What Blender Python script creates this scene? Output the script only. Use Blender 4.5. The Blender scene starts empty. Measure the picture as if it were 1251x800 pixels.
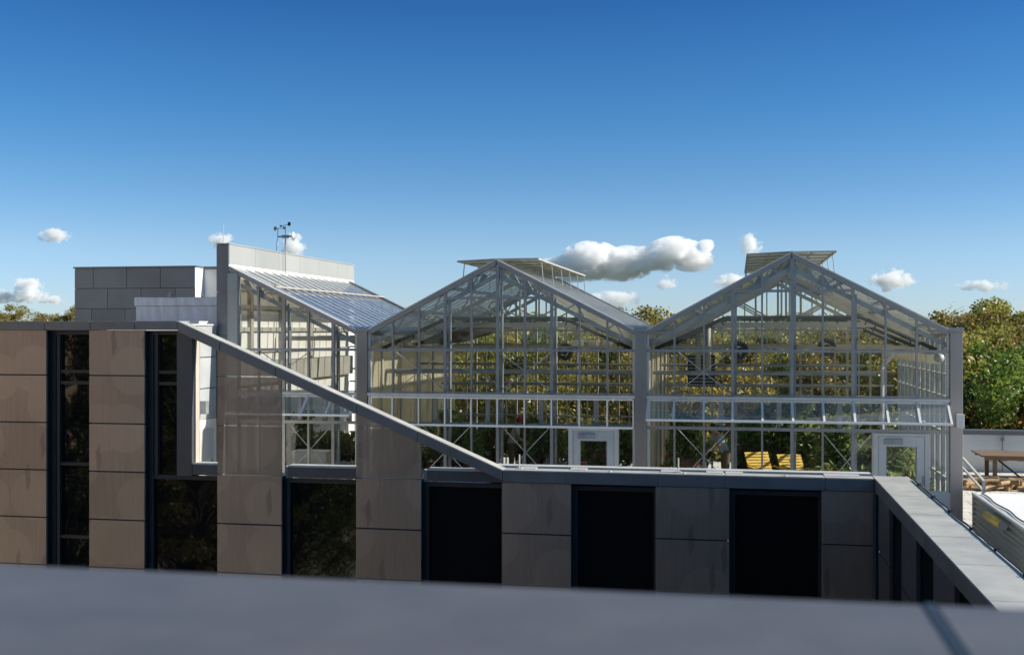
import bpy, math, random
import numpy as np
from mathutils import Vector, Matrix
R = math.radians
SC = bpy.context.scene
COL = SC.collection

# ------------------------------------------------------------------ camera, world, sun, exposure
F, CX, HY, AL = 1400.0, 625.5, 404.0, R(11.1)
CA, SA = math.cos(AL), math.sin(AL)
cam_d = bpy.data.cameras.new('camera'); cam = bpy.data.objects.new('camera', cam_d); COL.objects.link(cam)
cam_d.sensor_fit = 'HORIZONTAL'; cam_d.sensor_width = 36.0; cam_d.lens = F / 1251 * 36
cam_d.shift_y = 4 / 1251; cam_d.clip_end = 9000; cam_d.clip_start = 0.05
cam.location = (0, 0, 0); cam.rotation_euler = (R(90), 0, AL)
cam_d.dof.use_dof = True; cam_d.dof.focus_distance = 26.0; cam_d.dof.aperture_fstop = 2.7
SC.camera = cam
SUN_EL, SUN_AZ = R(30), R(84)      # azimuth from +Y towards +X
sv = Vector((math.cos(SUN_EL) * math.sin(SUN_AZ), math.cos(SUN_EL) * math.cos(SUN_AZ), math.sin(SUN_EL)))
sd = bpy.data.lights.new('sun', 'SUN'); sun = bpy.data.objects.new('sun', sd); COL.objects.link(sun)
sd.energy = 5.0; sd.angle = R(0.5); sd.color = (1.0, 0.93, 0.82)
sun.rotation_euler = (-sv).to_track_quat('-Z', 'Y').to_euler(); sun.location = (30, 10, 30)
W = bpy.data.worlds.new('World'); SC.world = W; W.use_nodes = True
wn, wl = W.node_tree.nodes, W.node_tree.links; wn.clear()
wo = wn.new('ShaderNodeOutputWorld'); wb = wn.new('ShaderNodeBackground'); wb.inputs[1].default_value = 0.113
sky = wn.new('ShaderNodeTexSky'); sky.sky_type = 'NISHITA'; sky.sun_disc = False
sky.sun_elevation = SUN_EL; sky.sun_rotation = SUN_AZ
sky.altitude = 500; sky.air_density = 1.0; sky.dust_density = 0.2; sky.ozone_density = 2.0
hs = wn.new('ShaderNodeHueSaturation'); hs.inputs['Saturation'].default_value = 1.3
hs.inputs['Hue'].default_value = .5
wtc = wn.new('ShaderNodeTexCoord'); wsx = wn.new('ShaderNodeSeparateXYZ'); wl.new(wtc.outputs['Generated'], wsx.inputs[0])
wr = wn.new('ShaderNodeValToRGB'); wl.new(wsx.outputs[2], wr.inputs[0]); cr = wr.color_ramp
SKYM = [(.0,(.56,.74,1.2)),(.024,(.58,.73,1.18)),(.074,(.62,.71,.95)),(.13,(.52,.67,.86)),(.18,(.41,.63,.83)),(.23,(.34,.57,.78)),(.275,(.275,.49,.72)),(.34,(.8,.85,.8)),(.5,(1.2,1.05,.80))]
while len(cr.elements) < len(SKYM): cr.elements.new(.5)
for e_,(p_,c_) in zip(cr.elements, SKYM): e_.position = p_
for e_,(p_,c_) in zip(cr.elements, SKYM): e_.color = (*[v/1.2 for v in c_],1)
wm = wn.new('ShaderNodeMix'); wm.data_type = 'RGBA'; wm.blend_type = 'MULTIPLY'; wm.inputs[0].default_value = 1
wl.new(sky.outputs[0], hs.inputs['Color']); wl.new(hs.outputs[0], wm.inputs[6]); wl.new(wr.outputs[0], wm.inputs[7]); wl.new(wm.outputs[2], wb.inputs[0]); wl.new(wb.outputs[0], wo.inputs[0])
SC.view_settings.view_transform = 'Standard'; SC.view_settings.look = 'None'
SC.view_settings.exposure = 0.58; SC.view_settings.gamma = 1.0
cy = SC.cycles
cy.max_bounces = 18; cy.transparent_max_bounces = 40; cy.glossy_bounces = 4; cy.transmission_bounces = 6
cy.diffuse_bounces = 4; cy.caustics_reflective = False; cy.caustics_refractive = False; cy.use_denoising = True
cy.sample_clamp_indirect = 6

# ------------------------------------------------------------------ measuring helpers
def PX(px, Y): return Y * math.tan(math.atan((px - CX) / F) - AL)
def DD(X, Y): return -X * SA + Y * CA
def PZ(py, X, Y): return (HY - py) * DD(X, Y) / F

# ------------------------------------------------------------------ object helpers
class MB:
    def __init__(s): s.v = []; s.f = []
    def add(s, vs, fs):
        n = len(s.v); s.v += [tuple(v) for v in vs]; s.f += [tuple(i + n for i in f) for f in fs]; return s
    def box(s, x0, x1, y0, y1, z0, z1):
        return s.add([(x0,y0,z0),(x1,y0,z0),(x1,y1,z0),(x0,y1,z0),(x0,y0,z1),(x1,y0,z1),(x1,y1,z1),(x0,y1,z1)],
            [(0,3,2,1),(4,5,6,7),(0,1,5,4),(1,2,6,5),(2,3,7,6),(3,0,4,7)])
    def bar(s, p, q, w, h, up=(0,0,1)):
        p, q = Vector(p), Vector(q); d = (q - p).normalized(); u = Vector(up)
        if abs(d.dot(u)) > 0.98: u = Vector((0,1,0))
        a = d.cross(u).normalized(); b = a.cross(d).normalized(); a *= w / 2; b *= h / 2
        vs = [p-a-b, p+a-b, p+a+b, p-a+b, q-a-b, q+a-b, q+a+b, q-a+b]
        return s.add(vs, [(0,1,2,3),(7,6,5,4),(0,4,5,1),(1,5,6,2),(2,6,7,3),(3,7,4,0)])
    def tube(s, p, q, r, r2=None, n=8):
        p, q = Vector(p), Vector(q); r2 = r if r2 is None else r2
        d = (q - p).normalized(); u = Vector((0,0,1)) if abs(d.z) < .95 else Vector((1,0,0))
        a = d.cross(u).normalized(); b = a.cross(d).normalized(); vs = []
        for c, rr in ((p, r), (q, r2)):
            for k in range(n):
                t = 2*math.pi*k/n; vs.append(c + a*(math.cos(t)*rr) + b*(math.sin(t)*rr))
        fs = [(k, (k+1) % n, n+(k+1) % n, n+k) for k in range(n)] + [tuple(range(n))[::-1], tuple(range(n, 2*n))]
        return s.add(vs, fs)
    def path(s, pts, r, n=6):
        for a, b in zip(pts[:-1], pts[1:]): s.tube(a, b, r, n=n)
        return s
    def quad(s, *p): return s.add(p, [tuple(range(len(p)))])
    def prism(s, poly, y0, y1):           # polygon in XZ extruded along Y
        n = len(poly); vs = [(x, y0, z) for x, z in poly] + [(x, y1, z) for x, z in poly]
        return s.add(vs, [tuple(range(n)), tuple(range(n, 2*n))[::-1]] + [(i, i+n, (i+1) % n + n, (i+1) % n) for i in range(n)])
    def lathe(s, prof, c=(0,0,0), n=20):
        vs = []; c = Vector(c)
        for r, z in prof:
            for k in range(n):
                t = 2*math.pi*k/n; vs.append(c + Vector((r*math.cos(t), r*math.sin(t), z)))
        fs = [(i*n+k, i*n+(k+1) % n, (i+1)*n+(k+1) % n, (i+1)*n+k) for i in range(len(prof)-1) for k in range(n)]
        return s.add(vs, fs)
    def build(s, name, m, parent=None, bevel=0, smooth=False):
        me = bpy.data.meshes.new(name); me.from_pydata(s.v, [], s.f); me.update()
        import bmesh
        bm = bmesh.new(); bm.from_mesh(me); bmesh.ops.recalc_face_normals(bm, faces=bm.faces); bm.to_mesh(me); bm.free()
        o = bpy.data.objects.new(name, me); COL.objects.link(o); me.materials.append(m)
        if parent is not None: par(o, parent)
        if bevel:
            b = o.modifiers.new('bevel', 'BEVEL'); b.width = bevel; b.segments = 2; b.limit_method = 'ANGLE'
        if smooth: me.polygons.foreach_set('use_smooth', [True]*len(me.polygons))
        return o
def par(o, p):
    o.parent = p
    loc = Vector((0,0,0)); q = p
    while q is not None: loc += Vector(q.location); q = q.parent
    o.location = Vector(o.location) - loc
def tag(o, label=None, cat=None, group=None, kind=None):
    if label: o['label'] = label
    if cat: o['category'] = cat
    if group: o['group'] = group
    if kind: o['kind'] = kind
    return o
def thing(name, loc, label, cat, group=None):
    o = bpy.data.objects.new(name, None); COL.objects.link(o); o.location = loc; o.empty_display_size = .3
    return tag(o, label, cat, group)
def copy_tree(o, parent=None):
    c = o.copy(); COL.objects.link(c)
    if parent is not None: c.parent = parent
    for ch in [x for x in bpy.data.objects if x.parent == o]: copy_tree(ch, c)
    return c

# ------------------------------------------------------------------ materials
def newmat(name):
    m = bpy.data.materials.new(name); m.use_nodes = True
    n, l = m.node_tree.nodes, m.node_tree.links
    b = n.get('Principled BSDF'); o = n.get('Material Output')
    return m, n, l, b, o
def noise(n, l, scale, detail=4, space='Object', sc=(1,1,1), rough=.55):
    tc = n.new('ShaderNodeTexCoord'); mp = n.new('ShaderNodeMapping'); t = n.new('ShaderNodeTexNoise')
    if space == 'World':
        g = n.new('ShaderNodeNewGeometry'); l.new(g.outputs['Position'], mp.inputs[0])
    else: l.new(tc.outputs[space], mp.inputs[0])
    mp.inputs['Scale'].default_value = sc
    l.new(mp.outputs[0], t.inputs['Vector']); t.inputs['Scale'].default_value = scale
    t.inputs['Detail'].default_value = detail; t.inputs['Roughness'].default_value = rough
    return t
def mixrgb(n, l, fac, a, b, typ='MIX'):
    x = n.new('ShaderNodeMix'); x.data_type = 'RGBA'; x.blend_type = typ
    for s, v in ((0, fac), (6, a), (7, b)):
        if isinstance(v, (int, float)): x.inputs[s].default_value = v
        elif isinstance(v, tuple): x.inputs[s].default_value = (*v, 1) if len(v) == 3 else v
        else: l.new(v, x.inputs[s])
    return x.outputs[2]
def math_(n, l, op, a, b=0.0, c=None):
    x = n.new('ShaderNodeMath'); x.operation = op
    for i, v in enumerate((a, b) + ((c,) if c is not None else ())):
        if isinstance(v, (int, float)): x.inputs[i].default_value = v
        else: l.new(v, x.inputs[i])
    return x.outputs[0]
def ramp(n, l, fac, p0, p1, c0=(0,0,0), c1=(1,1,1)):
    r = n.new('ShaderNodeValToRGB'); r.color_ramp.elements[0].position = p0; r.color_ramp.elements[1].position = p1
    r.color_ramp.elements[0].color = (*c0, 1); r.color_ramp.elements[1].color = (*c1, 1); l.new(fac, r.inputs[0]); return r.outputs[0]
def mat(name, col, rough=.5, metal=0.0, var=.15, scale=3.0, bump=0.0, streak=(1,1,1), space='World', spec=None, rv=.12, objvar=0.0):
    m, n, l, b, o = newmat(name)
    t = noise(n, l, scale, 5, space, streak)
    lo = tuple(c*(1-var) for c in col); hi = tuple(min(1, c*(1+var)) for c in col)
    f = ramp(n, l, t.outputs[0], .3, .7)
    c = mixrgb(n, l, f, lo, hi)
    if objvar:
        oi = n.new('ShaderNodeObjectInfo'); v = math_(n, l, 'MULTIPLY_ADD', oi.outputs['Random'], objvar*2, 1-objvar)
        h = n.new('ShaderNodeHueSaturation'); l.new(v, h.inputs['Value']); l.new(c, h.inputs['Color']); c = h.outputs[0]
    l.new(c, b.inputs['Base Color'])
    l.new(math_(n, l, 'MULTIPLY_ADD', t.outputs[0], rv*2, rough-rv), b.inputs['Roughness'])
    b.inputs['Metallic'].default_value = metal
    if spec is not None: b.inputs['Specular IOR Level'].default_value = spec
    if bump:
        t2 = noise(n, l, scale*6, 4, space, streak); bp = n.new('ShaderNodeBump'); bp.inputs['Strength'].default_value = bump
        bp.inputs['Distance'].default_value = .02; l.new(t2.outputs[0], bp.inputs['Height']); l.new(bp.outputs[0], b.inputs['Normal'])
    return m
def sheetmat(name, col, transp, gloss_rough=.02, transl=0.0, base=.045, power=5.0, spec=1.0, wav=0.0):
    """thin sheet: transparent + optional diffuse/translucent + schlick reflection"""
    m, n, l, b, o = newmat(name); n.remove(b)
    tr = n.new('ShaderNodeBsdfTransparent'); tr.inputs[0].default_value = (*col[0], 1)
    body = tr.outputs[0]
    if transp < 1:
        df = n.new('ShaderNodeBsdfDiffuse'); df.inputs[0].default_value = (*col[1], 1)
        d = df.outputs[0]
        if transl:
            tl = n.new('ShaderNodeBsdfTranslucent'); tl.inputs[0].default_value = (*col[1], 1)
            mx = n.new('ShaderNodeMixShader'); mx.inputs[0].default_value = transl; l.new(d, mx.inputs[1]); l.new(tl.outputs[0], mx.inputs[2]); d = mx.outputs[0]
        mx = n.new('ShaderNodeMixShader'); l.new(d, mx.inputs[1]); l.new(body, mx.inputs[2])
        t = noise(n, l, 1.3, 5, 'World'); l.new(math_(n, l, 'ADD', math_(n, l, 'MULTIPLY', t.outputs[0], .12), transp-.06), mx.inputs[0])
        body = mx.outputs[0]
    g = n.new('ShaderNodeBsdfGlossy'); g.inputs['Roughness'].default_value = gloss_rough; g.inputs[0].default_value = (spec, spec, spec, 1)
    ge = n.new('ShaderNodeNewGeometry'); dt = n.new('ShaderNodeVectorMath'); dt.operation = 'DOT_PRODUCT'
    l.new(ge.outputs['Normal'], dt.inputs[0]); l.new(ge.outputs['Incoming'], dt.inputs[1])
    a = math_(n, l, 'SUBTRACT', 1.0, math_(n, l, 'ABSOLUTE', dt.outputs['Value']))
    fr = math_(n, l, 'MULTIPLY_ADD', math_(n, l, 'POWER', a, power), 1-base, base)
    if wav:
        t = noise(n, l, 1.1, 2, 'World'); bp = n.new('ShaderNodeBump'); bp.inputs['Strength'].default_value = wav; bp.inputs['Distance'].default_value = .05
        l.new(t.outputs[0], bp.inputs['Height']); l.new(bp.outputs[0], g.inputs['Normal'])
    mx = n.new('ShaderNodeMixShader'); l.new(fr, mx.inputs[0]); l.new(body, mx.inputs[1]); l.new(g.outputs[0], mx.inputs[2])
    l.new(mx.outputs[0], o.inputs[0])
    return m
M = {}
M['glass'] = sheetmat('clear_glass', ((.95,.965,.955), (.5,.5,.46)), 1, base=.05, wav=.1)
M['ventglass'] = sheetmat('vent_glass', ((.9,.93,.93), (.6,.62,.62)), .84, base=.13, wav=.1)
M['roofglass'] = sheetmat('roof_glass', ((.92,.94,.94), (.62,.64,.66)), .86, gloss_rough=.06, base=.10, transl=.3, power=3.2)
M['roofglass0'] = sheetmat('roof_glass_clear', ((.92,.94,.94), (.70,.76,.82)), .74, gloss_rough=.10, base=.30, power=2.6, transl=.3)
M['cloth'] = sheetmat('shade_cloth', ((.9,.88,.8), (.82,.79,.68)), .12, transl=.5, base=.0, spec=0)
M['screen_brown'] = sheetmat('brown_screen', ((.6,.5,.4), (.30,.24,.18)), .3, transl=.3, base=.0, spec=0)
M['vent'] = sheetmat('vent_mesh', ((.6,.62,.52), (.40,.41,.31)), .16, transl=.35, gloss_rough=.2, base=.04)
M['alu'] = mat('aluminium', (.31,.31,.315), .38, .55, .1, 2.0)
M['aluw'] = mat('white_aluminium', (.55,.55,.54), .45, .1, .08, 2.0)
M['cream'] = mat('cream_render', (.45,.40,.33), .8, 0, .1, 2)
M['sash'] = mat('white_sash', (.80,.80,.78), .4, 0, .04, 2)
M['steel'] = mat('galvanised_steel', (.30,.32,.33), .5, .4, .18, 4.0)
M['beam'] = mat('painted_beam', (.42,.40,.34), .6, 0, .12, 2)
M['col'] = mat('column_cladding', (.34,.31,.29), .34, .75, .10, .9, streak=(1,1,.5))
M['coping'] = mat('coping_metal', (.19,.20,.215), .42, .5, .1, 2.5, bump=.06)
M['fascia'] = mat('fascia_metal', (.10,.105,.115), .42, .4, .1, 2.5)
M['sunlit_coping_top'] = mat('sunlit_coping_metal', (.44,.43,.40), .5, .1, .14, 2.2, bump=.08)  # coping metal in a paler tone, painting the sun on its upper face
M['ledge'] = mat('ledge_metal', (.165,.152,.155), .44, .45, .10, 7.0, bump=.04, rv=.05)
M['frame_dark'] = mat('dark_frame', (.045,.047,.053), .4, .3, .1, 3)
M['black'] = mat('black_rubber', (.02,.02,.022), .6, 0, .1, 3)
M['white'] = mat('white_render', (.80,.78,.73), .75, 0, .06, 1.2, bump=.05)
M['greypanel'] = mat('grey_metal_panel', (.20,.212,.212), .45, .4, .16, .9, objvar=.12)
M['palepanel'] = mat('pale_metal_panel', (.55,.58,.60), .4, .4, .1, 1.1, objvar=.06)
M['brushed'] = mat('brushed_metal', (.62,.64,.68), .42, .4, .22, 3.5, streak=(2,1,.35))
M['zinc'] = mat('zinc_wall', (.36,.37,.355), .5, .2, .08, .7, streak=(1,1,.2))
M['concrete'] = mat('concrete', (.55,.51,.45), .85, 0, .12, 1.5, bump=.2)
M['terwall'] = mat('painted_terrace_wall', (.84,.82,.79), .8, 0, .07, .8, bump=.1)
M['wood'] = mat('weathered_wood', (.20,.125,.075), .7, 0, .25, 3, bump=.3, streak=(1,8,8))
M['log'] = mat('split_log', (.34,.22,.11), .8, 0, .35, 6, bump=.4, objvar=.3)
M['bark'] = mat('bark', (.10,.08,.06), .9, 0, .3, 3, bump=.5)
M['yellow'] = mat('yellow_paint', (.70,.47,.08), .5, 0, .2, 4)
M['red'] = mat('red_plastic', (.45,.03,.03), .4, 0, .1, 4)
M['terracotta'] = mat('terracotta', (.36,.13,.06), .8, 0, .15, 6)
M['skin'] = mat('skin', (.42,.26,.19), .55, 0, .05, 6)
M['hair'] = mat('dark_hair', (.03,.02,.015), .6, 0, .2, 20)
M['shirt'] = mat('pale_grey_cotton', (.52,.52,.48), .85, 0, .08, 8, bump=.2)
M['bshirt'] = mat('light_blue_cotton', (.30,.42,.50), .85, 0, .08, 8, bump=.2)
M['trouser'] = mat('khaki_cotton', (.16,.13,.09), .85, 0, .1, 8, bump=.2)
M['liner'] = mat('white_liner', (.80,.80,.80), .7, 0, .05, 1.0, bump=.15)
M['corr'] = mat('corrugated_steel', (.34,.34,.30), .42, .5, .15, 2, streak=(1,.4,3))
M['heater'] = mat('heater_casing', (.05,.05,.05), .5, .3, .1, 3)
M['curtain'] = mat('bundled_curtain', (.035,.04,.035), .8, 0, .3, 9, bump=.4)
M['brick'] = None
def brickmat(name, c1, c2, mortar, scale, w=.5, h=.25, ms=.02):
    m, n, l, b, o = newmat(name)
    tc = n.new('ShaderNodeNewGeometry'); mp = n.new('ShaderNodeMapping'); l.new(tc.outputs['Position'], mp.inputs[0])
    t = n.new('ShaderNodeTexBrick'); l.new(mp.outputs[0], t.inputs[0]); t.inputs['Scale'].default_value = scale
    t.inputs['Color1'].default_value = (*c1,1); t.inputs['Color2'].default_value = (*c2,1); t.inputs['Mortar'].default_value = (*mortar,1)
    t.inputs['Brick Width'].default_value = w; t.inputs['Row Height'].default_value = h; t.inputs['Mortar Size'].default_value = ms
    tn = noise(n, l, 1.7, 5, 'World'); l.new(mixrgb(n, l, .35, t.outputs[0], tn.outputs[0], 'MULTIPLY'), b.inputs['Base Color'])
    b.inputs['Roughness'].default_value = .85
    return m, mp
M['paver'], _ = brickmat('terrace_pavers', (.74,.70,.62), (.80,.76,.68), (.25,.23,.2), 1.0, .6, .6, .012); 
M['brick'], _mp = brickmat('brick', (.58,.40,.28), (.64,.45,.32), (.45,.40,.33), 1.0, .25, .09, .01); _mp.inputs['Rotation'].default_value = (R(90),0,R(90))

# perforated facade cladding: brown-grey metallic with faint circles and short bars printed on it
def claddingmat(name, see):
    m, n, l, b, o = newmat(name)
    g = n.new('ShaderNodeNewGeometry'); sx = n.new('ShaderNodeSeparateXYZ'); l.new(g.outputs['Position'], sx.inputs[0])
    cb = n.new('ShaderNodeCombineXYZ'); l.new(sx.outputs[0], cb.inputs[0]); l.new(sx.outputs[2], cb.inputs[1])
    v = n.new('ShaderNodeTexVoronoi'); v.voronoi_dimensions = '2D'; v.inputs['Scale'].default_value = .85; v.inputs['Randomness'].default_value = .8
    l.new(cb.outputs[0], v.inputs['Vector'])
    circ = math_(n, l, 'LESS_THAN', v.outputs['Distance'], .40)
    mp = n.new('ShaderNodeMapping'); mp.inputs['Rotation'].default_value = (0,0,R(-24)); mp.inputs['Scale'].default_value = (4.6,.95,1); mp.inputs['Location'].default_value = (.7,.3,0)
    l.new(cb.outputs[0], mp.inputs[0])
    v2 = n.new('ShaderNodeTexVoronoi'); v2.voronoi_dimensions = '2D'; v2.inputs['Scale'].default_value = .8; l.new(mp.outputs[0], v2.inputs['Vector'])
    v2.distance = 'CHEBYCHEV'
    barm = math_(n, l, 'MULTIPLY', math_(n, l, 'LESS_THAN', v2.outputs['Distance'], .17), math_(n, l, 'GREATER_THAN', v2.outputs['Color'], .68))
    st = noise(n, l, 9, 3, 'World', (4,1,.15)); big = noise(n, l, .8, 4, 'World')
    c = mixrgb(n, l, ramp(n, l, st.outputs[0], .35, .65), (.40,.325,.275), (.455,.37,.315))
    c = mixrgb(n, l, math_(n, l, 'MULTIPLY', circ, .38), c, (.56,.47,.39))
    c = mixrgb(n, l, math_(n, l, 'MULTIPLY', barm, .35), c, (.12,.10,.09))
    c = mixrgb(n, l, .25, c, big.outputs[0], 'MULTIPLY')
    oi = n.new('ShaderNodeObjectInfo'); h = n.new('ShaderNodeHueSaturation'); l.new(math_(n, l, 'MULTIPLY_ADD', oi.outputs['Random'], .2, .92), h.inputs['Value']); l.new(c, h.inputs['Color'])
    l.new(h.outputs[0], b.inputs['Base Color']); b.inputs['Metallic'].default_value = .7; b.inputs['Roughness'].default_value = .42
    if see:
        tr = n.new('ShaderNodeBsdfTransparent'); mx = n.new('ShaderNodeMixShader'); mx.inputs[0].default_value = see
        l.new(b.outputs[0], mx.inputs[1]); l.new(tr.outputs[0], mx.inputs[2]); l.new(mx.outputs[0], o.inputs[0])
    return m
M['clad'] = claddingmat('perforated_cladding', 0)
M['cladsee'] = claddingmat('perforated_cladding_open_behind', .34)
# dark window glass
m, n, l, b, o = newmat('dark_window_glass'); b.inputs['Base Color'].default_value = (.006,.007,.009,1); b.inputs['Roughness'].default_value = .02
b.inputs['Specular IOR Level'].default_value = .55
t = noise(n, l, .9, 2, 'World'); bp = n.new('ShaderNodeBump'); bp.inputs['Strength'].default_value = .12; bp.inputs['Distance'].default_value = .03
l.new(t.outputs[0], bp.inputs['Height']); l.new(bp.outputs[0], b.inputs['Normal']); M['window'] = m
def leafmat(name, c0, c1, c2=None, scale=.55):
    m, n, l, b, o = newmat(name); n.remove(b)
    t = noise(n, l, scale, 4, 'Object'); t2 = noise(n, l, 7.0, 2, 'Object')
    oi = n.new('ShaderNodeObjectInfo')
    c = mixrgb(n, l, ramp(n, l, t.outputs[0], .38, .62), c0, c1)
    if c2: c = mixrgb(n, l, math_(n, l, 'MULTIPLY', ramp(n, l, t2.outputs[0], .55, .66), .8), c, c2)
    h = n.new('ShaderNodeHueSaturation'); l.new(c, h.inputs['Color'])
    l.new(math_(n, l, 'MULTIPLY_ADD', oi.outputs['Random'], .055, .475), h.inputs['Hue'])
    l.new(math_(n, l, 'MULTIPLY_ADD', oi.outputs['Random'], .5, 1.0), h.inputs['Value'])
    d = n.new('ShaderNodeBsdfDiffuse'); tl = n.new('ShaderNodeBsdfTranslucent'); l.new(h.outputs[0], d.inputs[0]); l.new(h.outputs[0], tl.inputs[0])
    mx = n.new('ShaderNodeMixShader'); mx.inputs[0].default_value = .5; l.new(d.outputs[0], mx.inputs[1]); l.new(tl.outputs[0], mx.inputs[2])
    gl = n.new('ShaderNodeBsdfGlossy'); gl.inputs['Roughness'].default_value = .45; m2 = n.new('ShaderNodeMixShader'); m2.inputs[0].default_value = .04
    l.new(mx.outputs[0], m2.inputs[1]); l.new(gl.outputs[0], m2.inputs[2]); l.new(m2.outputs[0], o.inputs[0])
    return m
M['leaf_olive'] = leafmat('olive_leaves', (.15,.15,.03), (.27,.24,.05), (.34,.25,.05))
M['leaf_green'] = leafmat('green_leaves', (.07,.12,.02), (.17,.22,.035), (.30,.29,.04))
M['leaf_yellow'] = leafmat('yellowing_leaves', (.21,.18,.045), (.34,.26,.07), (.38,.20,.05))
M['leaf_dark'] = leafmat('dark_leaves', (.06,.08,.02), (.12,.14,.03))
M['leaf_plant'] = leafmat('houseplant_leaves', (.07,.12,.03), (.19,.23,.07), (.40,.42,.16), 3)
M['flower'] = mat('red_petals', (.6,.04,.02), .6, 0, .1, 8)

# ------------------------------------------------------------------ setting: ground, courtyard
GZ = -13.0
m, n, l, b, o = newmat('grass_ground'); t = noise(n, l, .25, 8, 'World'); t2 = noise(n, l, 6, 4, 'World')
l.new(mixrgb(n, l, .5, mixrgb(n, l, ramp(n, l, t.outputs[0], .4, .6), (.05,.075,.02), (.13,.12,.04)), t2.outputs[0], 'MULTIPLY'), b.inputs['Base Color']); b.inputs['Roughness'].default_value = .95; M['grass'] = m
tag(MB().quad((-4000,-2000,GZ),(4000,-2000,GZ),(4000,6000,GZ),(-4000,6000,GZ)).build('ground', M['grass']), kind='structure')
tag(MB().box(-60,2.2,-30,16,GZ-.2,GZ+.06).build('courtyard_paving', M['concrete']), kind='structure')
TF = -4.3                            # terrace floor level
tag(MB().box(-12.4,30,21.0,38.2,TF-.3,TF).build('terrace_floor', M['paver']), kind='structure')
tag(MB().box(3.1,30,3,20.99,TF-.3,TF).build('terrace_floor', M['paver']), kind='structure')

# ------------------------------------------------------------------ clad laboratory building below the greenhouses
YF = 20.3
bld = thing('clad_building', (-5, YF, GZ), 'dark metal clad building with tall recessed black windows beneath the greenhouses', 'building')
YW = YF + .22                        # recessed plane
zc_t, zc_b = -2.52, -2.73            # low coping
zu_t, zu_b = .175, .015              # high coping
# core behind
XS0, XS1 = PX(218, YF), PX(615, YF)
MB().box(-34,-12.5,YF+.66,38.2,GZ,.06).build('wall', M['palepanel'], bld)
core = MB().box(-12.498,2.9,YF+.66,21.4,GZ,TF-.31); core.box(-12.498,30,21.4,38.2,GZ,TF-.31)
core.build('wall', M['frame_dark'], bld)
# panels on piers
JZ = [-.866-.93*k for k in range(12)]      # joints
def slopez(X):
    if X <= XS0: return zu_b
    if X >= XS1: return zc_b
    return zu_b + (zc_b-zu_b)*(X-XS0)/(XS1-XS0)
piers = [(-150,-85),(-41,56.5),(109,176.5),(265.5,344),(435,514.5),(613.5,697.5),(801,891),(1004,1074)]
piersX = [(PX(a,YF),PX(b,YF)) for a,b in piers]
piersX.insert(0,(-22.5,-21.2)) ; piersX[0] = (piersX[1][0]-3.4, piersX[1][0]-1.6)
for k,(xa,xb) in enumerate(piersX):
    joints = [JZ[0]+.93+.001] + JZ
    zs = [10.0] + JZ
    for a,b_ in zip(zs[:-1], zs[1:]):
        top = a-.012; bot = b_+.012
        ta, tb = min(top, slopez(xa)-.004), min(top, slopez(xb)-.004)
        if ta <= bot+.02 and tb <= bot+.02: continue
        see = k in (4,5) and b_ > -2.8
        poly = []
        if tb > bot+.02 and ta > bot+.02: 
            # clip of slope by panel top
            poly = [(xa,bot),(xb,bot),(xb,tb)]
            if slopez(xa) > top > slopez(xb):
                xm = xa + (xb-xa)*(slopez(xa)-top)/(slopez(xa)-slopez(xb)); poly.append((xm, top))
            poly.append((xa,ta))
        else:
            xm = xa + (xb-xa)*(slopez(xa)-bot)/(slopez(xa)-slopez(xb)); poly = [(xa,bot),(xm,bot)]
            if slopez(xa) > top:
                xq = xa + (xb-xa)*(slopez(xa)-top)/(slopez(xa)-slopez(xb)); poly.append((xq,top))
            poly.append((xa,ta))
        MB().prism(poly, YF, YF+.035 if see else YF+.06).build('cladding_panel', M['cladsee'] if see else M['clad'], bld, bevel=.004)
    # backing of the pier
    top = min(slopez(xa), slopez(xb))-.01
    if k in (4,5): top = JZ[2]-.01
    if k not in (4,5): MB().box(xa+.03,xb-.03,YF+.062,YF+.659,GZ,top).build('pier', M['frame_dark'], bld)
    else:
        MB().box(xa+.03,xb-.03,YF+.062,YF+.659,GZ,JZ[2]-.02).build('pier', M['frame_dark'], bld)
        for xx in (xa+.02, ): MB().box(xx,xx+.07,YF+.04,YF+.16,JZ[2]-.01,slopez(xx+.07)-.02).build('post', M['steel'], bld)
# windows between piers
for k in range(len(piersX)-1):
    xa, xb = piersX[k][1], piersX[k+1][0]
    upper = k < 3
    full = k in (0,1,2,3)
    top = zu_b-.01 if k < 3 else (JZ[2]-.03 if k == 3 else zc_b-.01)
    if k >= 3: top = JZ[2]-.06
    w = MB(); 
    w.box(xa-.02,xa+.10,YW-.06,YW+.02,GZ+1,top); w.box(xb-.05,xb+.02,YW-.06,YW+.02,GZ+1,top); w.box(xa+.10,xb-.05,YW-.06,YW+.02,top-.08,top)
    if k <= 2: w.box(xa+.13,xa+.20,YW-.07,YW+.02,GZ+1,top-.08)
    for zt in ((-.80,-1.02) if k <= 2 else ()) + (-2.62, -4.05) if k <= 2 else (): w.box(xa+.20,xb-.05,YW-.05,YW+.02,zt-.03,zt+.03)
    fr = w.build('window', M['frame_dark'], bld)
    MB().box(xa+.0,xb-.0,YW+.02,YW+.06,GZ+1,top).build('pane', M['window'], fr)
    MB().box(xa,xb,YW+.062,YF+.659,GZ,top).build('wall', M['frame_dark'], bld)
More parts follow.
